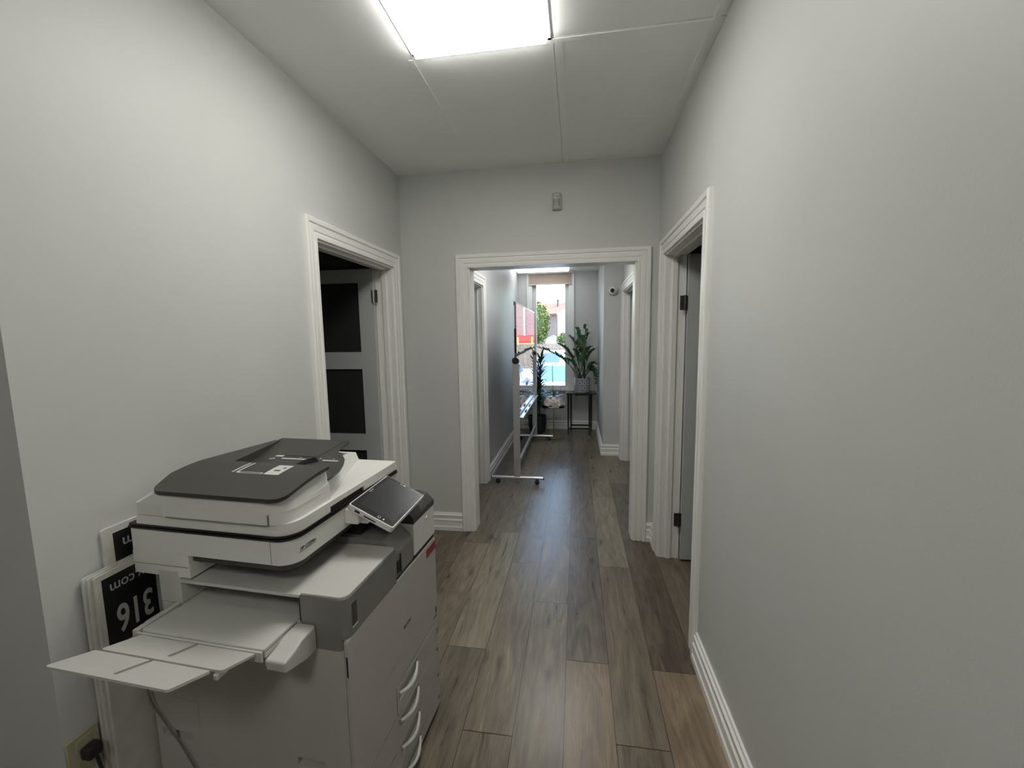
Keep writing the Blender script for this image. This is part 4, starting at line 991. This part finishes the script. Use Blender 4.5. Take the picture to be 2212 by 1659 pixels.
tree('shrub', -.95, 37, 1.2, .75, .62, 900, 'small yellow-green shrub over the fence below the house gable', 'shrub', 8, ls=.13)
# cars
def make_car(name, paint, loc, rz, label, suv=False):
    c = tag(empty(name, loc, rz), label, 'car', 'cars parked outside the window')
    H1, H2, W_ = (.95, 1.72, .92) if suv else (.82, 1.45, .88)
    side = rpoly([(-2.25, .28), (-2.3, .62), (-2.2, H1-.02), (-1.2, H1+.05), (1.5, H1+.06), (2.15, H1-.08), (2.28, .55), (2.2, .26)], [.08, .1, .12, .2, .2, .18, .12, .08], 4)
    b = NB(); loft(b, [[(x, y*k, z) for x, z in side] for y, k in ((-W_, 1),)]+[[(x, y, z) for x, z in side] for y in (W_,)])
    link('body', b, paint, c, bevel=.05, seg=3)
    # cabin: x toward -x is the front
    if suv: bt = [(-1.15, H1), (2.05, H1)]; tp_ = [(-.45, H2), (1.75, H2)]
    else: bt = [(-1.05, H1), (1.75, H1)]; tp_ = [(-.25, H2), (1.0, H2)]
    b = NB(); wt_ = W_-.06; wr = W_-.22
    def ring(z, x0, x1, w_): return [(x0, -w_, z), (x1, -w_, z), (x1, w_, z), (x0, w_, z)]
    loft(b, [ring(H1-.02, bt[0][0], bt[1][0], wt_), ring(H2, tp_[0][0], tp_[1][0], wr)]); cabn = link('cabin', b, paint, c, bevel=.05, seg=3)
    def quadp(name_, P4, off):
        b = NB(); P4 = [Vector(p) for p in P4]; n_ = (P4[1]-P4[0]).cross(P4[3]-P4[0]).normalized()
        cc = sum(P4, Vector())/4
        if n_.dot(cc-Vector((.3, 0, H1))) < 0: n_ = -n_
        ins = [cc+(p-cc)*off for p in P4]
        loft(b, [[tuple(p-n_*.02) for p in ins], [tuple(p+n_*.006) for p in ins]]); link(name_, b, 'carglass', cabn)
    x0, x1 = bt[0][0], bt[1][0]; t0, t1 = tp_[0][0], tp_[1][0]
    quadp('windscreen', [(x0, -wt_, H1), (x0, wt_, H1), (t0, wr, H2), (t0, -wr, H2)], .86)
    quadp('rear_window', [(x1, -wt_, H1), (x1, wt_, H1), (t1, wr, H2), (t1, -wr, H2)], .82)
    for s in (-1, 1):
        xm = (x0+x1)/2; tm = (t0+t1)/2
        quadp('side_window', [(x0, s*wt_, H1), (xm, s*wt_, H1), (tm, s*wr, H2), (t0, s*wr, H2)], .82)
        quadp('side_window', [(xm, s*wt_, H1), (x1, s*wt_, H1), (t1, s*wr, H2), (tm, s*wr, H2)], .82)
    for x_ in (-1.4, 1.35):
        for s in (-1, 1):
            b = NB(); disc_x(b, (x_, s*(W_-.08), .33), .33, .22, 'y', 28); wh = link('wheel', b, 'tyre', c, bevel=.02, seg=2)
            b = NB(); disc_x(b, (x_, s*(W_+.03), .33), .2, .02, 'y', 20); link('rim', b, 'steel', wh)
    b = NB(); [box(b, -2.31, -2.22, s*.62-.2, s*.62+.2, .60, .74) for s in (-1, 1)]; link('headlamps', b, 'camwhite', c, bevel=.02)
    b = NB(); box(b, -2.315, -2.25, -.4, .4, .38, .56); link('grille', b, 'blackhole', c)
    return c
make_car('suv', 'carwhite', (-1.3, 23.5, GZ), 0, 'white SUV parked side-on in front of the wooden fence', True)
make_car('car', 'carwhite', (-1.0, 16.2, GZ), PI/2, 'white car facing the window with its windscreen coloured as reflected blue sky')
make_car('car', 'carsilver', (1.75, 16.0, GZ), PI/2, 'silver car parked beside the white car, mirrored in the whiteboard')
make_car('suv', 'carwhite', (4.2, 23.2, GZ), PI, 'white SUV parked before the brick building, mirrored in the whiteboard', True)

def split_pieces(o):
    """every separate piece of a part becomes a part of its own"""
    bm = bmesh.new(); bm.from_mesh(o.data); bm.verts.ensure_lookup_table(); seen = set(); groups = []
    for v in bm.verts:
        if v.index in seen: continue
        st_, g_ = [v], []
        seen.add(v.index)
        while st_:
            q = st_.pop(); g_.append(q.index)
            for e in q.link_edges:
                w_ = e.other_vert(q)
                if w_.index not in seen: seen.add(w_.index); st_.append(w_)
        groups.append(set(g_))
    bm.free()
    if len(groups) < 2: return
    base = o.data.copy(); objs = [o]+[o.copy() for _ in groups[1:]]
    for c in objs[1:]: COL.objects.link(c)
    for c, g_ in zip(objs, groups):
        b = bmesh.new(); b.from_mesh(base); b.verts.ensure_lookup_table()
        bmesh.ops.delete(b, geom=[v for v in b.verts if v.index not in g_], context='VERTS')
        me = base.copy(); b.to_mesh(me); b.free(); c.data = me
for base_name, new in (('size_marks', 'size_mark'), ('tray_markings', 'tray_marking'), ('size_scale', 'size_scale'), ('feed_symbols', 'feed_symbol'), ('end_cap', 'end_cap'), ('frame_clip', 'frame_clip'), ('power_button', 'power_button'), ('status_lamps', 'status_lamp'), ('card_slot', 'card_slot'), ('stretcher', 'stretcher'), ('gable_wall', 'gable_wall'), ('board_frame', 'board_frame'), ('headlamps', 'headlamp'), ('rails', 'rail'), ('awning_frame', 'awning_frame')):
    for o in [o for o in list(COL.objects) if o.name.split('.')[0] == base_name]:
        o.name = new; split_pieces(o)
# ------------------------------------------------------------------ light, world
wd = D.worlds.new('sky'); SC.world = wd; wd.use_nodes = True; nt = wd.node_tree
bg = nt.nodes['Background']; sky = nt.nodes.new('ShaderNodeTexSky'); sky.sky_type = 'NISHITA'; sky.sun_disc = False
sky.sun_elevation = math.radians(48); sky.sun_rotation = math.radians(115); sky.air_density = 1.2; sky.dust_density = 2.5
nt.links.new(sky.outputs[0], bg.inputs[0]); bg.inputs[1].default_value = 1.35
sl = D.lights.new('sun', 'SUN'); so = D.objects.new('sun', sl); COL.objects.link(so); sl.energy = 7; sl.angle = .01; sl.color = (1, .95, .85)
sd = Vector((-.80, -.04, -.60)).normalized(); so.rotation_euler = sd.to_track_quat('-Z', 'Y').to_euler()
pl_ = D.lights.new('window_portal', 'AREA'); pl_.shape = 'RECTANGLE'; pl_.size = wx1-wx0; pl_.size_y = wz1-wz0; pl_.cycles.is_portal = True
po = D.objects.new('window_portal', pl_); COL.objects.link(po); po.location = ((wx0+wx1)/2, HF+T2+.02, (wz0+wz1)/2); po.rotation_euler = Vector((0, -1, 0)).to_track_quat('-Z', 'Z').to_euler()

SC.view_settings.view_transform = 'Standard'; SC.view_settings.look = 'None'; SC.view_settings.gamma = 1; SC.view_settings.exposure = .34; SC.view_settings.use_curve_mapping = False
SC.cycles.use_denoising = True; SC.cycles.max_bounces = 8; SC.cycles.diffuse_bounces = 5; SC.cycles.glossy_bounces = 4; SC.cycles.use_adaptive_sampling = True; SC.cycles.adaptive_threshold = .08; SC.cycles.adaptive_min_samples = 16; SC.cycles.sample_clamp_indirect = 6; SC.cycles.blur_glossy = .3
SC.cycles.caustics_reflective = False; SC.cycles.caustics_refractive = False
